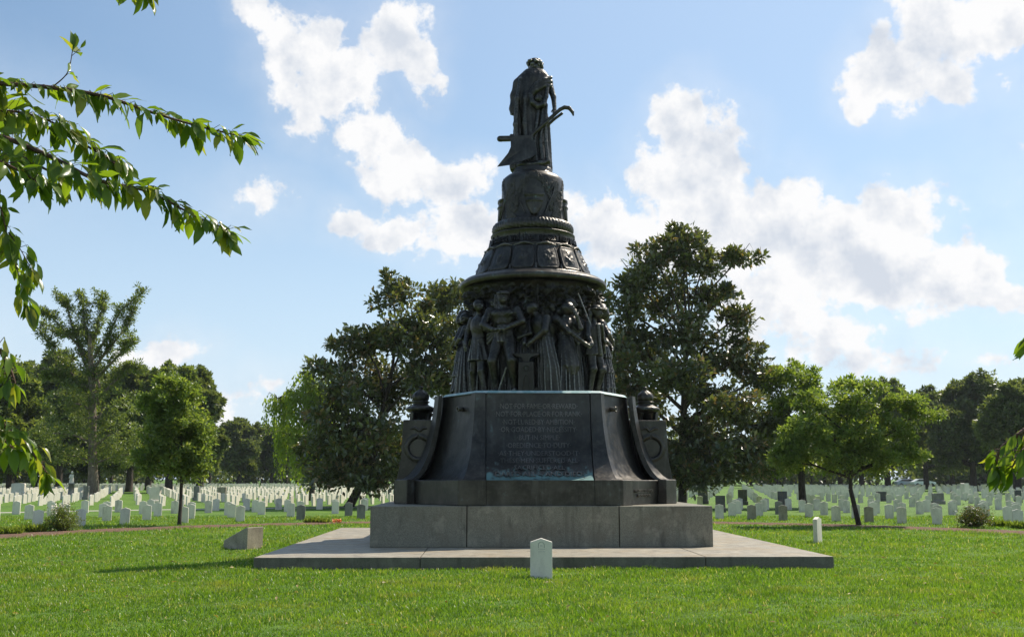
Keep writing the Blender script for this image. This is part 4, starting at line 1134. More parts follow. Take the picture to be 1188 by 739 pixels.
def leaf_mesh(name, C, D, U, L, W, fold=.25, rng=None, curl=0.0, per=1):
    "one folded two-triangle-pair leaf per row: C base, D direction, U up normal"
    rng = rng or NRNG; n = len(C)
    D = D/np.linalg.norm(D, axis=1, keepdims=True)
    S = np.cross(D, U); S /= np.linalg.norm(S, axis=1, keepdims=True)+1e-9; U = np.cross(S, D)
    L = np.broadcast_to(np.asarray(L, dtype=float), (n,))[:, None]; W = np.broadcast_to(np.asarray(W, dtype=float), (n,))[:, None]
    a = C; b = C+D*L*.5+S*W*.5+U*W*fold; c = C+D*L-U*L*curl; d = C+D*L*.5-S*W*.5+U*W*fold
    V = np.stack([a, b, c, d], 1).reshape(-1, 3); i = np.arange(n)[:, None]*4
    Fc = np.concatenate([i+np.array([0, 1, 2]), i+np.array([0, 2, 3])])
    r = np.repeat(.55*rng.random(n)+.45*np.repeat(rng.random(n//per+1), per)[:n], 4)
    return np_mesh(name, V, Fc, {'rnd': r})
def tree(name, label, cat, base, lobes, leaf_mat, bark, trunk_r, fork, n_cl, per, leaf, cl_r, seed, group=None, gap=.0, lean=(0, 0), flat=.75, up=.2, droop=0., fill=.45, spray=7.0, shrink=.84):
    """lobes: [(x, y, z, rx, ry, rz)] in world space; n_cl leaf clumps in all, per leaves each"""
    rng = np.random.default_rng(seed); rd = random.Random(seed)
    bx, by = base; root = empty(name, (bx, by, 0), 0, label, cat, group)
    lob = [(l[0]-bx, l[1]-by, l[2], l[3]*shrink, l[4]*shrink, l[5]*shrink) for l in lobes]
    vol = np.array([(l[3]*l[4]*l[5])**.72 for l in lob]); vol /= vol.sum()
    cl = []; own = []
    for li, l in enumerate(lob):
        m = int(round(n_cl*vol[li])) + 1; k = 0; t_ = 0
        while k < m and t_ < m*30:
            t_ += 1
            v = rng.normal(size=3); v /= np.linalg.norm(v); r = rng.random()**fill
            p = np.array(l[:3])+v*r*np.array(l[3:])
            if gap > 0 and mnoise.noise(Vector(p)*(1.1/cl_r/2.2)+Vector((seed, 0, 0))) < gap-.35: continue
            if p[2] < .6: continue
            cl.append(p); own.append(li); k += 1
    # ragged sprays reaching out of the crown
    cl_s = [1.0]*len(cl)
    for q in range(int(len(lob)*spray)):
        li = rd.randrange(len(lob)); l = lob[li]; v = rng.normal(size=3); v[2] = abs(v[2])*.8-.15; v /= np.linalg.norm(v)
        for t in (.85, 1.0, 1.13, 1.26, 1.38):
            cl.append(np.array(l[:3])+v*t*np.array(l[3:])+np.array([0, 0, -.06*(t-.85)*l[5]])); own.append(li); cl_s.append(.95-.95*(t-.85))
    cl = np.array(cl); cl_s = np.array(cl_s)
    # limbs and twigs
    top = Vector((lean[0], lean[1], fork))
    polys = [[((0, 0, -.1), trunk_r*1.35), ((lean[0]*.1, lean[1]*.1, fork*.08), trunk_r*1.05), ((lean[0]*.5+.03*rd.uniform(-1, 1), lean[1]*.5, fork*.5), trunk_r*.92), (tuple(top), trunk_r*.82)]]
    hi = max(l[2]+l[5]*.3 for l in lob); lead = Vector((lean[0]+np.mean([l[0] for l in lob])*.7, lean[1]+np.mean([l[1] for l in lob])*.7, max(hi*.92, fork+.5)))
    ld = [top.lerp(lead, t)+Vector((rd.uniform(-1, 1), rd.uniform(-1, 1), 0))*trunk_r*.8*(t > 0) for t in (0, .25, .5, .75, 1)]
    polys.append([(tuple(p), trunk_r*(.8-.72*i/4)) for i, p in enumerate(ld)])
    limbs = []
    for l in lob:
        c = Vector(l[:3]); t = max(0, min(.85, (c.z-fork)/(lead.z-fork+1e-6)*.75-.1)); s0 = top.lerp(lead, t); r0 = trunk_r*(.62-.45*t)
        mid = s0.lerp(c, .5)+Vector((rd.uniform(-.1, .1), rd.uniform(-.1, .1), .08))*(c-s0).length*.8
        e = c+(c-s0)*.25; pl = [(tuple(s0), r0), (tuple(s0.lerp(mid, .5)), r0*.8), (tuple(mid), r0*.62), (tuple(c), r0*.42), (tuple(e), r0*.16)]
        limbs.append(pl); polys.append(pl)
    stp = max(1, len(cl)//420)
    for i in range(0, len(cl), stp):
        pl = limbs[own[i]]; p = Vector(cl[i]); j = min(range(1, 5), key=lambda q: (Vector(pl[q][0])-p).length); s0 = Vector(pl[j][0])
        m = s0.lerp(p, .55)+Vector((rd.uniform(-1, 1), rd.uniform(-1, 1), rd.uniform(-.5, 1)))*.12*(p-s0).length
        r0 = min(pl[j][1]*.5, trunk_r*.16); polys.append([(tuple(s0), r0), (tuple(m), r0*.6), (tuple(p), r0*.25)])
    link('trunk', tubes('trunk', polys, 7), bark, root, True)
    n = len(cl)*per
    c = np.repeat(cl, per, 0); o = rng.normal(size=(n, 3)); o /= np.linalg.norm(o, axis=1, keepdims=True)
    rad = rng.random((n, 1))**.5; sz = np.repeat(rng.uniform(.55, 1.3, len(cl))*cl_s, per)[:, None]
    off = o*rad*cl_r*sz*np.array([1, 1, flat])
    if droop: off[:, 2] -= np.abs(rng.normal(size=n))*droop*cl_r
    C = c+off
    D = o*.9+rng.normal(size=(n, 3))*.5+np.array([0, 0, up-droop])
    U = rng.normal(size=(n, 3))*.55+np.array([0, 0, 1.0])
    L = leaf*rng.uniform(.65, 1.25, n); 
    link('crown', leaf_mesh('crown', C, D, U, L, L*.48, .22, rng, 0, per), leaf_mat, root)
    return root
def LB(Y, items):
    "photo px, py and pixel radii -> lobes at depth about Y"
    out = []
    for it in items:
        px, py, rx, ry = it[:4]; dy = it[4] if len(it) > 4 else 0
        p = at(px, py, Y+dy); s = p.y/F*1.0
        out.append((p.x, p.y, p.z, rx*s, max(rx, ry)*s*.9, ry*s))
    return out

def trees():
    # the two magnolias behind the memorial
    Y = 56
    it = [(455, 345, 26, 24, 0), (510, 345, 40, 24, 1), (480, 385, 45, 30, -1), (425, 405, 36, 26, 0), (372, 428, 32, 10, 0), (395, 460, 42, 30, -2), (445, 450, 50, 38, 1.5), (500, 440, 45, 40, -1), (530, 400, 40, 40, 1), (412, 505, 62, 30, -2), (392, 545, 54, 24, 0), (455, 520, 40, 34, 2), (430, 555, 44, 16, -2), (372, 520, 24, 20, 1), (560, 470, 50, 50, 2)]
    b = ground(404, 586); b = (at(404, 586, Y).x, Y)
    tree('magnolia_tree', 'dark spreading magnolia behind the left side of the memorial', 'tree', b, LB(Y, it), LEAF_MAG, BARK, .24, 2.2, 1000, 26, .36, .52, 3, 'magnolias behind the memorial', gap=.30, fill=.55, lean=(1.2, .3), spray=3, shrink=.9)
    Y = 54
    it = [(760, 300, 26, 28, 0), (795, 285, 30, 22, 0), (815, 310, 26, 16, 0), (855, 303, 24, 10, 0), (735, 320, 26, 22, 0), (770, 345, 42, 30, 1), (720, 355, 28, 30, 0), (835, 345, 28, 14, 0), (858, 365, 22, 12, 0), (865, 383, 17, 10, 0), (800, 390, 45, 30, -1), (740, 400, 40, 34, 1), (850, 420, 38, 20, 0), (880, 440, 28, 16, 0), (790, 440, 50, 34, -2), (740, 460, 44, 40, 2), (845, 470, 48, 30, -2), (888, 490, 26, 22, 0), (800, 505, 55, 34, 0), (860, 525, 45, 24, -2), (770, 540, 40, 24, 0), (815, 550, 45, 20, -1), (710, 420, 30, 40, 0), (885, 540, 22, 18, 0)]
    b = (at(792, 586, Y).x, Y)
    tree('magnolia_tree', 'tall open dark magnolia with bronze leaves right of the memorial', 'tree', b, LB(Y, it), LEAF_MAG, BARK, .24, 1.8, 1050, 25, .34, .50, 8, 'magnolias behind the memorial', gap=.33, fill=.55, spray=2.5, shrink=.9)
    # weeping light green tree behind the left magnolia
    Y = 72
    it = [(322, 462, 12, 5), (338, 458, 18, 7), (358, 452, 22, 9), (378, 458, 20, 16), (345, 482, 24, 12), (366, 500, 22, 20), (335, 505, 14, 10), (352, 432, 12, 4), (372, 440, 16, 8), (352, 520, 18, 14)]
    tree('weeping_tree', 'light yellow-green weeping tree behind the left magnolia', 'tree', (at(362, 570, Y).x, Y), LB(Y, it), LEAF_YEL, BARK, .2, 2.5, 170, 30, .24, .5, 21, gap=.34, droop=2.2, up=-.6, spray=5)
    # tall pale-trunked tree with spiky arching limbs (left)
    ginkgo()
    # slim young trees in the mulch ring
    Y = 34.5
    it = [(200, 462, 30, 24), (215, 490, 36, 28), (190, 500, 32, 28), (178, 470, 16, 16), (230, 520, 24, 24), (205, 530, 40, 24), (182, 535, 26, 20), (222, 548, 26, 12), (195, 445, 14, 12)]
    p = ground(208, 609)
    tree('young_tree', 'slim young tree with a round crown in the mulch left', 'tree', (p.x, p.y), LB(p.y, it), LEAF_YOUNG, BARK, .062, 1.55, 560, 24, .13, .22, 31, 'young trees planted in the mulch ring', gap=.36)
    p = ground(997, 610)
    it = [(985, 470, 36, 22), (950, 500, 40, 26), (1000, 505, 44, 30), (930, 520, 32, 20), (1040, 500, 30, 24), (1050, 470, 24, 14), (1072, 482, 22, 8), (965, 535, 44, 20), (1020, 535, 40, 20), (1050, 530, 22, 18), (915, 535, 20, 14), (1000, 450, 24, 12), (940, 470, 22, 14)]
    tree('young_tree', 'low spreading young tree with leaning trunk in the mulch right', 'tree', (p.x, p.y), LB(p.y, it), LEAF_YOUNG, BARK, .085, 1.15, 640, 22, .135, .25, 33, 'young trees planted in the mulch ring', gap=.46, lean=(-.22, 0))
    # light tree between magnolia and young tree
    Y = 62
    it = [(925, 440, 30, 18), (945, 465, 34, 24), (905, 470, 28, 30), (960, 495, 36, 26), (920, 510, 40, 28), (980, 450, 16, 12), (950, 530, 44, 20), (900, 535, 30, 22), (975, 520, 30, 22), (890, 445, 18, 16)]
    tree('light_tree', 'loose light green tree between the right magnolia and the young tree', 'tree', (at(932, 590, Y-8).x, Y-8), LB(Y-8, it), LEAF_LIGHT, BARK, .2, 2.2, 520, 22, .23, .42, 41, gap=.44)
    # the wood behind, tree by tree
    G = 'big dark trees beyond the graves'
    def big(px, py_top, wpx, Y, seed, mat, label, py_bot=553, n=680, name='broad_tree', gap=.27, leaf=.42):
        rd = random.Random(seed); h = py_bot-py_top; it = []
        for k in range(20):
            t = rd.random(); ww = wpx*(.55+.45*math.sin(PI*min(1, .25+t*.75)))*(1 if t < .75 else .75)
            it.append((px+rd.uniform(-.75, .75)*ww, py_bot-h*(.10+.78*t), wpx*rd.uniform(.24, .40), h*rd.uniform(.10, .17), rd.uniform(-1, 1)*wpx*Y/F*.6))
        it.append((px, py_top+h*.16, wpx*.34, h*.15, 0)); it.append((px+wpx*.3, py_top+h*.3, wpx*.3, h*.14, 0)); it.append((px-wpx*.35, py_top+h*.32, wpx*.3, h*.14, 0))
        s = Y/F
        tree(name, label, 'tree', (at(px, 560, Y).x, Y), LB(Y, it), mat, BARK, .42, 3.0, n, 28, leaf*1.25, wpx*s*.135, seed, G, gap=gap)
    big(12, 412, 52, 105, 101, LEAF_MID, 'broad green tree at the far left edge')
    big(68, 408, 40, 125, 102, LEAF_DARK, 'dark tree behind and left of the tall pale trunk')
    big(150, 425, 50, 118, 103, LEAF_DARK, 'dark tree right behind the tall pale trunk')
    big(196, 422, 52, 110, 104, LEAF_MID, 'broad tree behind the slim young tree')
    big(232, 430, 28, 112, 105, LEAF_DARK, 'narrow dark tree just right of the slim young tree')
    big(277, 484, 34, 190, 106, LEAF_DARK, 'low dark far tree in the gap left of the weeping tree', 554, 420, leaf=.5)
    big(315, 492, 34, 200, 107, LEAF_DARK, 'low far tree behind the weeping tree', 554, 420, leaf=.5)
    big(1030, 440, 42, 135, 108, LEAF_MID, 'broad tree beyond the graves behind the low young tree')
    big(1075, 452, 34, 150, 109, LEAF_DARK, 'darker tree in the gap right of the low young tree', leaf=.42)
    big(1130, 434, 52, 130, 110, LEAF_DARK, 'large rounded tree beyond the graves at the right')
    big(1180, 445, 50, 105, 111, LEAF_DARK, 'dense dark tree at the far right edge')
    big(975, 470, 40, 160, 112, LEAF_DARK, 'dark tree glimpsed behind the light green tree', 554, 380, leaf=.45)
    big(900, 480, 40, 165, 113, LEAF_DARK, 'dark tree behind the right magnolia', 554, 340, leaf=.45)
    big(40, 420, 48, 135, 116, LEAF_DARK, 'dark tree filling the gap at the far left')
    big(112, 430, 45, 140, 117, LEAF_DARK, 'tree standing farther behind the tall pale trunk')
    big(172, 428, 44, 138, 118, LEAF_DARK, 'farther tree between the pale trunk and the slim young tree')
    big(1000, 462, 44, 155, 119, LEAF_DARK, 'far tree right behind the leaning young tree')
    big(1105, 455, 50, 160, 120, LEAF_DARK, 'far tree left of the large rounded tree')
    big(560, 470, 50, 140, 121, LEAF_DARK, 'tree hidden behind the memorial', n=300)
    big(660, 465, 50, 150, 122, LEAF_DARK, 'tree half hidden right behind the memorial', n=300)
    big(-60, 415, 60, 100, 114, LEAF_MID, 'tree beyond the left edge of the picture', n=200)
    big(1250, 430, 60, 110, 115, LEAF_DARK, 'tree beyond the right edge of the picture', n=200)
    # the far wood that closes the view
    rng = np.random.default_rng(77); C = []; polys = []
    for k in range(230):
        x = rng.uniform(-190, 190); y = rng.uniform(205, 255)
        hgt = rng.uniform(9, 14); w_ = rng.uniform(5, 8)
        polys.append([((x, y, 0), .35), ((x, y, hgt*.7), .2)])
        m = 620; v = rng.normal(size=(m, 3)); v /= np.linalg.norm(v, axis=1, keepdims=True)
        C.append(np.array([x, y, hgt*.48])+v*(rng.random((m, 1))**.35)*np.array([w_, w_, hgt*.50])+rng.normal(size=(m, 3))*.3)
    C = np.concatenate(C); n = len(C)
    o = link('distant_wood', leaf_mesh('distant_wood', C, rng.normal(size=(n, 3)), rng.normal(size=(n, 3))*.6+np.array([0, 0, 1]), 1.15*rng.uniform(.6, 1.2, n), .8, .2, rng), LEAF_DARK)
    tag(o, 'dark line of far woods closing the view behind the graves', 'wood', None, 'stuff')
    link('trunks', tubes('trunks', polys, 5), BARK, o)

def ginkgo():
    Y = 78; s = Y/F
    P = lambda px, py, dy=0: at(px, py, Y+dy)
    b = P(108, 578); root = empty('spiky_tree', (b.x, Y, 0), 0, 'tall tree with straight pale trunk and spiky arching upper limbs, left', 'tree')
    O = Vector((b.x, Y, 0)); rng = np.random.default_rng(5); rd = random.Random(5)
    tk = [(Vector((0, 0, -.1)), .50), (P(108, 545)-O, .34), (P(107, 500)-O, .29), (P(107, 450)-O, .27), (P(105, 415)-O, .2), (P(104, 390)-O, .13)]
    polys = [[(tuple(p), r) for p, r in tk]]
    limbs = [[(106, 440), (90, 400), (60, 368), (42, 360)], [(106, 425), (85, 385), (78, 355), (70, 345)], [(105, 410), (98, 375), (96, 352), (92, 340)], [(105, 415), (112, 380), (120, 355), (118, 342)], [(105, 420), (125, 390), (140, 360), (168, 338)],
             [(106, 430), (130, 400), (150, 375), (158, 350)], [(106, 445), (135, 415), (150, 400), (155, 396)], [(105, 400), (100, 385), (70, 390), (52, 378)], [(106, 460), (80, 430), (60, 405), (45, 382)], [(106, 470), (135, 440), (150, 425), (165, 430)], [(106, 450), (75, 440), (62, 432), (50, 440)]]
    cl = []
    for L in limbs:
        dy = rd.uniform(-2.5, 2.5); pts = [P(x, y, dy*i/3)-O for i, (x, y) in enumerate(L)]
        polys.append([(tuple(p), .12*(1-i*.27)) for i, p in enumerate(pts)])
        for i in range(3):
            for t in np.linspace(0, 1, 11):
                if i == 0 and t < .3: continue
                p = pts[i].lerp(pts[i+1], t)
                for q in range(2): cl.append(tuple(p+Vector((rd.gauss(0, .10), rd.gauss(0, .10), rd.gauss(.06, .09)))))
                if rd.random() < .42:   # side spur
                    d = Vector((rd.uniform(-1, 1), rd.uniform(-1, 1), rd.uniform(-.1, .9)))*rd.uniform(.4, .9)
                    for u in (.35, .6, .8, 1): cl.append(tuple(p+d*u))
                    polys.append([(tuple(p), .03), (tuple(p+d), .01)])
    lob = [(l[0]-O.x, l[1]-O.y, l[2], l[3], l[4], l[5]) for l in LB(Y, [(100, 450, 30, 26), (80, 470, 34, 26), (128, 470, 34, 26), (95, 500, 46, 24), (140, 505, 40, 22), (60, 505, 26, 22), (110, 525, 44, 14), (150, 530, 26, 12), (72, 530, 30, 12), (104, 428, 14, 14)])]
    for l in lob:
        polys.append([((0, 0, l[2]*.85), .1), ((l[0]*.5, l[1]*.5, l[2]), .06), ((l[0], l[1], l[2]+.2), .03)])
        for k in range(120):
            v = rng.normal(size=3); v /= np.linalg.norm(v); p = np.array(l[:3])+v*rng.random()**.45*np.array(l[3:])
            if mnoise.noise(Vector(p)*1.1) < -.12: continue
            cl.append(tuple(p))
    link('trunk', tubes('trunk', polys, 8), BARK_PALE, root, True)
    cl = np.array(cl); per = 15; n = len(cl)*per; c = np.repeat(cl, per, 0); o = rng.normal(size=(n, 3))
    link('crown', leaf_mesh('crown', c+o*np.array([.12, .12, .09]), o+np.array([0, 0, .3]), rng.normal(size=(n, 3))*.5+np.array([0, 0, 1]), .25*rng.uniform(.7, 1.2, n), .1, .2, rng), LEAF_MID, root)
trees()

# ------------------------------------------------------------------ shrubs, weeds
def shrubs():
    for px, py, w_, h, lab, mat, seed in ((72, 616, .50, .75, 'small rounded shrub with pale blossom in the mulch, far left', LEAF_MID, 1), (1131, 612, .55, .68, 'small rounded reddish-green shrub in the mulch, far right', mat_leaf('shrub_leaf', (.05, .07, .015), (.10, .13, .02), (.22, .13, .04), .35, .4, .3), 2)):
        p = ground(px, py); rng = np.random.default_rng(seed)
        root = empty('shrub', (p.x, p.y, 0), 0, lab, 'shrub', 'shrubs in the mulch ring')
        polys = []; C = []
        for k in range(60):
            a = rng.uniform(0, 2*PI); r = w_*rng.random()**.6; e = Vector((math.cos(a)*r, math.sin(a)*r, h*(rng.uniform(.35, 1))*math.sqrt(max(.05, 1-(r/w_)**2*.75))))
            polys.append([((e.x*.15, e.y*.15, 0), .012), (tuple(e*.5+Vector((0, 0, .05))), .008), (tuple(e), .004)])
            for q in range(4): C.append(np.array(e)*(.55+.15*q)+rng.normal(size=3)*.05)
        C = np.array(C); C[:, 2] = np.clip(C[:, 2], .06, None)
        link('stems', tubes('stems', polys, 5), TWIG, root); per = 20; n = len(C)*per; c = np.repeat(C, per, 0); o = rng.normal(size=(n, 3))
        link('leaves', leaf_mesh('leaves', c+o*.055, o+np.array([0, 0, .4]), rng.normal(size=(n, 3))*.5+np.array([0, 0, 1]), .06*rng.uniform(.7, 1.3, n), .024, .2, rng), mat, root)
        if seed == 1:
            C = np.array([(rng.uniform(-.3, .25), rng.uniform(-.45, -.1), rng.uniform(.55, .8)) for _ in range(12)]); c = np.repeat(C, 8, 0); o = rng.normal(size=(96, 3))
            link('blossom', leaf_mesh('blossom', c+o*.02, o, rng.normal(size=(96, 3)), .05, .035, .2, rng), MARBLE, root)
    # tufts of taller weeds in the ring
    k = 0
    labs = ['yellowish tuft of tall weeds left of the small shrub', 'second yellowish weed tuft at the far left edge', 'pale weed tuft right of the reddish shrub', 'pale weed tuft at the far right edge', 'small leafy weed at the platform corner behind the wedge marker', 'small leafy weed beside the orange flowers']
    for px, py, w_, h in ((38, 617, .35, .3), (12, 620, .3, .28), (1160, 611, .28, .28), (1184, 613, .28, .3), (362, 607, .22, .25), (375, 607, .18, .22)):
        p = ground(px, py); rng = np.random.default_rng(50+k); n = 420
        a = rng.uniform(0, 2*PI, n); r = w_*rng.random(n)**.7
        C = np.stack([np.cos(a)*r, np.sin(a)*r*.6, np.zeros(n)], 1); D = np.stack([np.cos(a)*.4, np.sin(a)*.4, np.ones(n)], 1)+rng.normal(size=(n, 3))*.25
        o = link('weed_tuft', leaf_mesh('weed_tuft', C, D, rng.normal(size=(n, 3)), h*rng.uniform(.4, 1, n), .02, .2, rng, .2), LEAF_LIGHT); o.location = (p.x, p.y, 0)
        tag(o, labs[k], 'weed', 'weeds in the mulch ring'); k += 1
    p = ground(391, 607); m = NT('orange_petal'); m.bsdf((.8, .22, .05), .6); rng = np.random.default_rng(9); n = 60
    o = empty('flower_bunch', (p.x, p.y, 0), 0, 'small bunch of orange flowers lying in the mulch by a dark headstone', 'flowers')
    C = np.stack([rng.uniform(-.14, .14, n), rng.uniform(-.08, .08, n), rng.uniform(.03, .13, n)], 1)
    link('petals', leaf_mesh('petals', C, rng.normal(size=(n, 3))+np.array([0, 0, .6]), rng.normal(size=(n, 3)), .07, .05, .2, rng), m.m, o)
    link('stems', tubes('stems', [[((rng.uniform(-.1, .1), 0, .07), .006), ((.25, rng.uniform(-.05, .05), .01), .004)] for _ in range(6)], 4), LEAF_MID, o)
shrubs()

# ------------------------------------------------------------------ parked car far off beyond the graves
def car(px, Y, rz, label, color):
    x = at(px, 560, Y).x; root = empty('parked_car', (x, Y, 0), rz, label, 'car', None)
    m = NT('car_paint'); m.bsdf(color, .3, 0, .5); g = NT('car_glass'); g.bsdf((.03, .035, .04), .08, 0, .6); t = NT('tyre'); t.bsdf((.02, .02, .02), .8)
    bm = bmesh.new(); prism(bm, [(-2.1, .35), (2.1, .35), (2.15, .75), (1.9, .92), (1.1, .98), (.5, 1.42), (-1.1, 1.45), (-1.8, 1.0), (-2.15, .92)], -.85, .85); bevel(bm, .05, 2)
    link('body', bm_mesh('body', bm), m.m, root)
    for s in (-1, 1):
        bm = bmesh.new(); prism(bm, [(1.0, 1.0), (.45, 1.36), (-1.05, 1.38), (-1.6, 1.02)], s*.855, s*.862); link('window', bm_mesh('window', bm), g.m, root)
        for wx in (-1.35, 1.35):
            bm = bmesh.new(); bmesh.ops.create_cone(bm, segments=20, radius1=.33, radius2=.33, depth=.2, cap_ends=True, matrix=Matrix.Translation((wx, s*.8, .33)) @ Matrix.Rotation(PI/2, 4, 'X')); link('wheel', bm_mesh('wheel', bm), t.m, root)
car(1071, 196, 0, 'small white car parked far beyond the graves at the right', (.75, .75, .75))
car(1052, 199, 0, 'silver-blue car parked far beyond the graves, left of the white one', (.4, .43, .5))

# ------------------------------------------------------------------ foreground cherry boughs
def cherry_leaf_mesh(name, C, D, U, L, rng, wr=.37):
    n = len(C); D = D/np.linalg.norm(D, axis=1, keepdims=True); S = np.cross(D, U); S /= np.linalg.norm(S, axis=1, keepdims=True)+1e-9; U = np.cross(S, D)
    st = [(0, 0), (.12, .10), (.32, .42), (.55, .5), (.78, .33), (.93, .1), (1.0, 0)]
    cu = rng.uniform(.05, .35, n)[:, None]; fo = rng.uniform(.2, .6, n)[:, None]; L = L[:, None]; W = L*wr
    V = []
    for t, w_ in st:
        mid = C+D*L*t-U*L*cu*t*t
        wav = 0.03*np.sin(t*9+cu*20)*L
        for s in (-1, 0, 1): V.append(mid+S*s*W*w_+U*abs(s)*W*w_*fo+U*wav*abs(s))
    V = np.stack(V, 1); k = V.shape[1]; V = V.reshape(-1, 3); i = np.arange(n)[:, None]*k; Fs = []
    for a in range(len(st)-1):
        for q in (0, 1): b = a*3+q; Fs.append(i+np.array([b, b+1, b+4, b+3]))
    me = np_mesh(name, V, np.concatenate(Fs), {'rnd': np.repeat(rng.random(n), k)}); return me
def bough_tree(name, label, base, boughs, seed, Lf, mat, dens=1.0, trunk_h=3.2, trunk_r=.16):
    rng = np.random.default_rng(seed); rd = random.Random(seed)
    root = empty(name, (base[0], base[1], 0), 0, label, 'tree'); O = Vector((base[0], base[1], 0)); fork = Vector((0, 0, trunk_h))
    polys = [[((0, 0, -.1), trunk_r*1.4), ((.02, .03, trunk_h*.5), trunk_r), ((0, 0, trunk_h), trunk_r*.85)]]
    C = []; D = []
    for bt in boughs:
        pts = [at(*q)-O for q in bt['p']]
        pl = ([(tuple(fork), trunk_r*.5), (tuple(fork.lerp(pts[0], .5)+Vector((0, 0, .15))), .04)] if bt.get('root', 1) else [])
        r0 = bt.get('r', .014)
        # smooth the course of the bough
        fine = []
        for i in range(len(pts)-1):
            p0 = pts[max(0, i-1)]; p1 = pts[i]; p2 = pts[i+1]; p3 = pts[min(len(pts)-1, i+2)]
            for t in np.linspace(0, 1, 12, endpoint=False):
                fine.append(.5*((2*p1)+(p2-p0)*t+(2*p0-5*p1+4*p2-p3)*t*t+(3*p1-p0-3*p2+p3)*t**3))
        fine.append(pts[-1]); m = len(fine)
        pl += [(tuple(p), max(.0022, r0*(1-.85*i/m))) for i, p in enumerate(fine)]; polys.append(pl)
        Ltot = sum((b-a).length for a, b in zip(fine, fine[1:])); nn = int(Ltot/bt.get('sp', .022)*dens)
        for k in range(nn):
            u = (k+rd.random())/nn*(m-1); i = min(m-2, int(u)); p = fine[i].lerp(fine[i+1], u-i); t = (fine[i+1]-fine[i]).normalized()
            side = Vector((rd.uniform(-1, 1), rd.uniform(-1, 1), rd.uniform(-.2, .7)))
            pet = side.normalized()*rd.uniform(.005, bt.get('spread', .05))
            e = p+pet+t*.01; d = t*rd.uniform(.1, .9)+side*.55+Vector((0, 0, -bt.get('droop', 1.1)*rd.uniform(.4, 1.3)))
            if rd.random() < .1: d = t+side*.6+Vector((0, 0, .3))
            C.append(e); D.append(d); polys.append([(tuple(p), .0016), (tuple(e), .0012)])
        for q in range(5): C.append(fine[-1]); D.append((fine[-1]-fine[-3]).normalized()+Vector((rd.uniform(-.7, .7), rd.uniform(-.7, .7), rd.uniform(-.9, .4))))
    link('branches', tubes('branches', polys, 6), TWIG, root, True)
    # a few out-of-frame leaf sprays so the tree is a tree from the side too
    C = np.array(C); D = np.array(D); n = len(C)
    U = rng.normal(size=(n, 3))*.5+np.array([.25, -.35, 1.0]); L = Lf*rng.uniform(.42, 1.15, n)
    link('leaves', cherry_leaf_mesh('leaves', C, D, U, L, rng), mat, root, True)
    return root
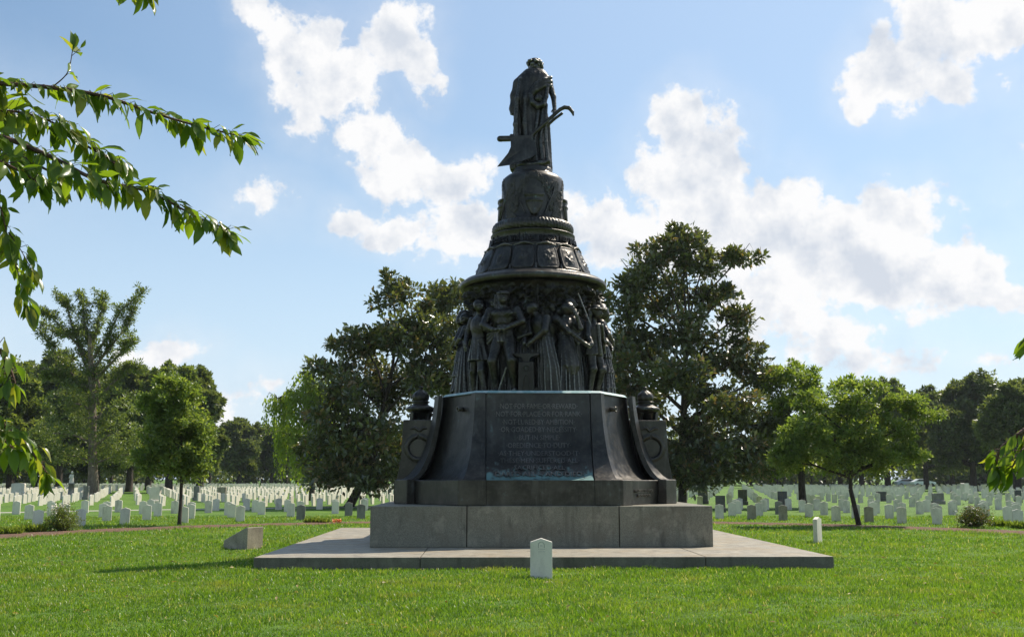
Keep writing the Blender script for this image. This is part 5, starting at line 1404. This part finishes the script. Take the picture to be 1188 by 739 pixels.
def cherries():
    Y = 4.6
    B = []
    B.append({'p': [(-160, 60, Y), (-40, 92, Y), (60, 102, Y), (120, 112, Y), (180, 132, Y), (235, 148, Y), (278, 158, Y)], 'sp': .018, 'spread': .045})
    B.append({'p': [(60, 102, Y), (78, 85, Y), (84, 60, Y)], 'root': 0, 'r': .004, 'sp': .06})
    B.append({'p': [(-150, 110, Y+.2), (-40, 118, Y+.2), (60, 150, Y+.2), (110, 175, Y+.2), (140, 195, Y+.2)], 'sp': .014, 'spread': .06})
    B.append({'p': [(-160, 130, Y-.2), (-30, 150, Y-.2), (50, 178, Y-.2), (110, 208, Y-.2), (170, 222, Y-.2), (225, 250, Y-.2), (262, 268, Y-.2)], 'sp': .014, 'spread': .05})
    B.append({'p': [(-160, 100, Y), (-60, 130, Y+.1), (20, 130, Y+.1), (80, 150, Y+.1)], 'sp': .013, 'spread': .08})
    B.append({'p': [(-160, 140, Y), (-60, 165, Y), (0, 172, Y), (60, 200, Y), (95, 215, Y)], 'sp': .014, 'spread': .07})
    B.append({'p': [(-150, 150, Y-.3), (-60, 170, Y-.3), (5, 190, Y-.3), (50, 215, Y-.3)], 'sp': .014, 'spread': .07})
    B.append({'p': [(-120, 150, Y), (-30, 190, Y), (-2, 235, Y), (10, 280, Y), (22, 320, Y), (30, 352, Y)], 'sp': .022, 'spread': .03, 'r': .006, 'droop': 1.3})
    B.append({'p': [(10, 270, Y), (24, 290, Y), (36, 312, Y)], 'sp': .03, 'root': 0, 'r': .004})
    B.append({'p': [(-60, -60, Y), (60, -40, Y), (120, -22, Y), (150, -14, Y), (168, -8, Y)], 'sp': .05, 'spread': .03})
    B.append({'p': [(-80, 40, Y), (-30, 80, Y), (-4, 100, Y)], 'sp': .02, 'spread': .05})
    bough_tree('cherry_tree', 'cherry tree whose leafy boughs hang in from the upper left', (-3.1, 4.9), B, 4, .12, LEAF_CHERRY, 1.5)
    Y2 = 3.6
    B = [{'p': [(-120, 400, Y2), (-60, 380, Y2), (-10, 398, Y2), (10, 425, Y2), (18, 445, Y2)], 'sp': .022, 'spread': .05},
         {'p': [(-120, 430, Y2), (-60, 440, Y2), (-10, 482, Y2), (20, 505, Y2), (40, 528, Y2), (54, 548, Y2)], 'sp': .020, 'spread': .035, 'droop': .9},
         {'p': [(-100, 420, Y2), (-50, 450, Y2), (-5, 500, Y2), (15, 520, Y2)], 'sp': .024, 'spread': .04}]
    bough_tree('cherry_tree', 'cherry tree with a low bough of large leaves at the lower left edge', (-2.6, 3.5), B, 9, .088, LEAF_CHERRY, 1.7, trunk_h=2.2, trunk_r=.09)
    Y3 = 3.4
    B = [{'p': [(1300, 480, Y3), (1240, 480, Y3), (1205, 490, Y3), (1180, 505, Y3), (1160, 522, Y3), (1156, 542, Y3)], 'sp': .024, 'spread': .03, 'droop': 1.2},
         {'p': [(1300, 500, Y3), (1230, 490, Y3), (1206, 500, Y3), (1188, 520, Y3), (1174, 542, Y3)], 'sp': .022, 'spread': .04, 'droop': 1.2},
         {'p': [(1300, 520, Y3), (1225, 500, Y3), (1212, 512, Y3), (1195, 530, Y3)], 'sp': .024, 'spread': .04, 'droop': 1.2},
         {'p': [(1260, 350, Y3), (1225, 368, Y3), (1204, 385, Y3), (1195, 392, Y3)], 'sp': .03, 'spread': .02, 'droop': .6}]
    bough_tree('cherry_tree', 'cherry tree with a low leafy bough at the right edge', (2.75, 3.3), B, 15, .085, LEAF_CHERRY, 1.5, trunk_h=2.2, trunk_r=.09)
cherries()

# ------------------------------------------------------------------ the lawn's grass
def grass():
    rng = np.random.default_rng(123)
    m = NT('grass_blade'); a = m.n('ShaderNodeAttribute', attribute_name='rnd').outputs['Fac']; p = m.pos()
    n1 = m.noise(.45, 5, .65, p); n2 = m.noise(2.6, 5, .7, p); n3 = m.noise(.9, 6, .75, p)
    c = m.mix(m.ramp(a, 0, 1), (.085, .165, .012), (.19, .325, .028))
    c = m.mix(m.ramp(n1, .42, .62, 0, .55), c, (.24, .33, .045)); c = m.mix(m.ramp(n2, .48, .66, 0, .65), c, (.07, .13, .01))
    c = m.mix(m.ramp(n3, .54, .68, 0, .65), c, (.27, .25, .07)); c = m.mix(m.ramp(a, .935, .96), c, (.46, .43, .24))  # dry patches; the scattered pale straw blades also stand in for glints
    b_ = m.n('ShaderNodeBsdfPrincipled'); m.L.new(c, b_.inputs['Base Color']); b_.inputs['Roughness'].default_value = .38; b_.inputs['Specular IOR Level'].default_value = .55
    t = m.n('ShaderNodeBsdfTranslucent'); m.L.new(m.mix(1., c, (1.4, 1.35, .5), 'MULTIPLY'), t.inputs[0]); x = m.n('ShaderNodeMixShader'); x.inputs[0].default_value = .5
    m.L.new(b_.outputs[0], x.inputs[1]); m.L.new(t.outputs[0], x.inputs[2]); m.L.new(x.outputs[0], m.out.inputs[0])
    X = []; Yv = []; Sc = []
    for y0, y1, dens, sc_ in ((9.3, 12, 2300, 1.0), (12, 16, 1700, 1.1), (16, 22, 1000, 1.3), (22, 30, 430, 1.7), (30, 42, 170, 2.3)):
        k = int((y1-y0)*((y0+y1)/2*1.02+2)*dens); y = rng.uniform(y0, y1, k); x = rng.uniform(-1, 1, k)*(y*.51+1)
        X.append(x); Yv.append(y); Sc.append(np.full(k, sc_))
    x = np.concatenate(X); y = np.concatenate(Yv); s = np.concatenate(Sc)
    cM, sM = math.cos(-MROT), math.sin(-MROT); lx = (x-AX)*cM-(y-AY)*sM; ly = (x-AX)*sM+(y-AY)*cM
    keep = ~((lx > -4.92) & (lx < 4.80) & (ly > -5.57) & (ly < 5.02))
    rr = np.hypot(x-.8, y-22); keep &= ~((rr > MR0+.1+.2*np.sin(x*3)) & (rr < MR1-.05+.2*np.sin(x*2.3)))
    keep &= ~((rr > 33.4) & (rr < 34.6) & (x < -1))
    x, y, s = x[keep], y[keep], s[keep]; n = len(x); print('grass blades', n)
    pn = np.sin(x*1.7+np.sin(y*1.3)*2)*np.sin(y*2.1+np.sin(x*.9)*2)
    kp = rng.random(n) < .72+.28*(np.sin(x*5.3+2*np.sin(y*3.1))*np.sin(y*6.1+2*np.sin(x*4.3)) > -.35); x, y, s, pn = x[kp], y[kp], s[kp], pn[kp]; n = len(x)
    h = (.036+.018*pn+.012*np.sin(x*7.7+3*np.sin(y*5.1))*np.sin(y*8.3))*rng.uniform(.5, 1.5, n)*(1+.25*(s-1)); wd = .0042*s*rng.uniform(.7, 1.3, n)
    th = rng.uniform(0, 2*PI, n); fa = rng.uniform(0, 2*PI, n); ln = rng.uniform(.1, .95, n)*h
    dx, dy = np.cos(th)*wd, np.sin(th)*wd; lx, ly = np.cos(fa)*ln, np.sin(fa)*ln
    V = np.empty((n, 5, 3), dtype=np.float32)
    V[:, 0] = np.stack([x-dx, y-dy, np.full(n, -.004)], 1); V[:, 1] = np.stack([x+dx, y+dy, np.full(n, -.004)], 1)
    V[:, 2] = np.stack([x+dx*.8+lx*.35, y+dy*.8+ly*.35, h*.6], 1); V[:, 3] = np.stack([x-dx*.8+lx*.35, y-dy*.8+ly*.35, h*.6], 1)
    V[:, 4] = np.stack([x+lx, y+ly, h], 1)
    i = (np.arange(n)*5)[:, None]; Fc = np.concatenate([i+np.array([0, 1, 2]), i+np.array([0, 2, 3]), i+np.array([3, 2, 4])])
    tag(link('grass', np_mesh('grass', V.reshape(-1, 3), Fc, {'rnd': np.repeat(rng.random(n), 5)}), m.m), 'mown bright green lawn grass in front of the memorial', 'grass', None, 'stuff')
grass()

# ------------------------------------------------------------------ summer haze in the air
def haze():
    bm = bmesh.new(); bm_box(bm, (-905, -65, -1), (905, 1505, 26)); me = bm_mesh('haze', bm)
    m = bpy.data.materials.new('haze_air'); m.use_nodes = True; nt = m.node_tree; nt.nodes.clear()
    o = nt.nodes.new('ShaderNodeOutputMaterial'); v = nt.nodes.new('ShaderNodeVolumePrincipled')
    v.inputs['Color'].default_value = (.86, .92, 1, 1); v.inputs['Density'].default_value = HAZE; v.inputs['Anisotropy'].default_value = .35
    nt.links.new(v.outputs[0], o.inputs['Volume']); tag(link('haze', me, m), 'thin pale summer haze in the air', 'haze', None, 'stuff')
haze()

def fallen():
    rng = np.random.default_rng(31); n = 260; y = rng.uniform(10.5, 30, n); x = rng.uniform(-1, 1, n)*y*.5
    lx = x-AX; ly = y-AY; k = ~((abs(lx) < 5) & (abs(ly) < 5.8)); x, y = x[k], y[k]; n = len(x)
    C = np.stack([x, y, rng.uniform(.035, .05, n)], 1); D = np.stack([rng.normal(size=n), rng.normal(size=n), rng.normal(size=n)*.2], 1)
    m = mat_leaf('dry_leaf', (.20, .12, .05), (.38, .28, .10), None, .2, .6)
    tag(link('fallen_leaves', leaf_mesh('fallen_leaves', C, D, rng.normal(size=(n, 3))*.4+np.array([0, 0, 1]), .075*rng.uniform(.6, 1.2, n), .035, .3, rng), m), 'dry leaves scattered over the lawn', 'leaves', None, 'stuff')
fallen()
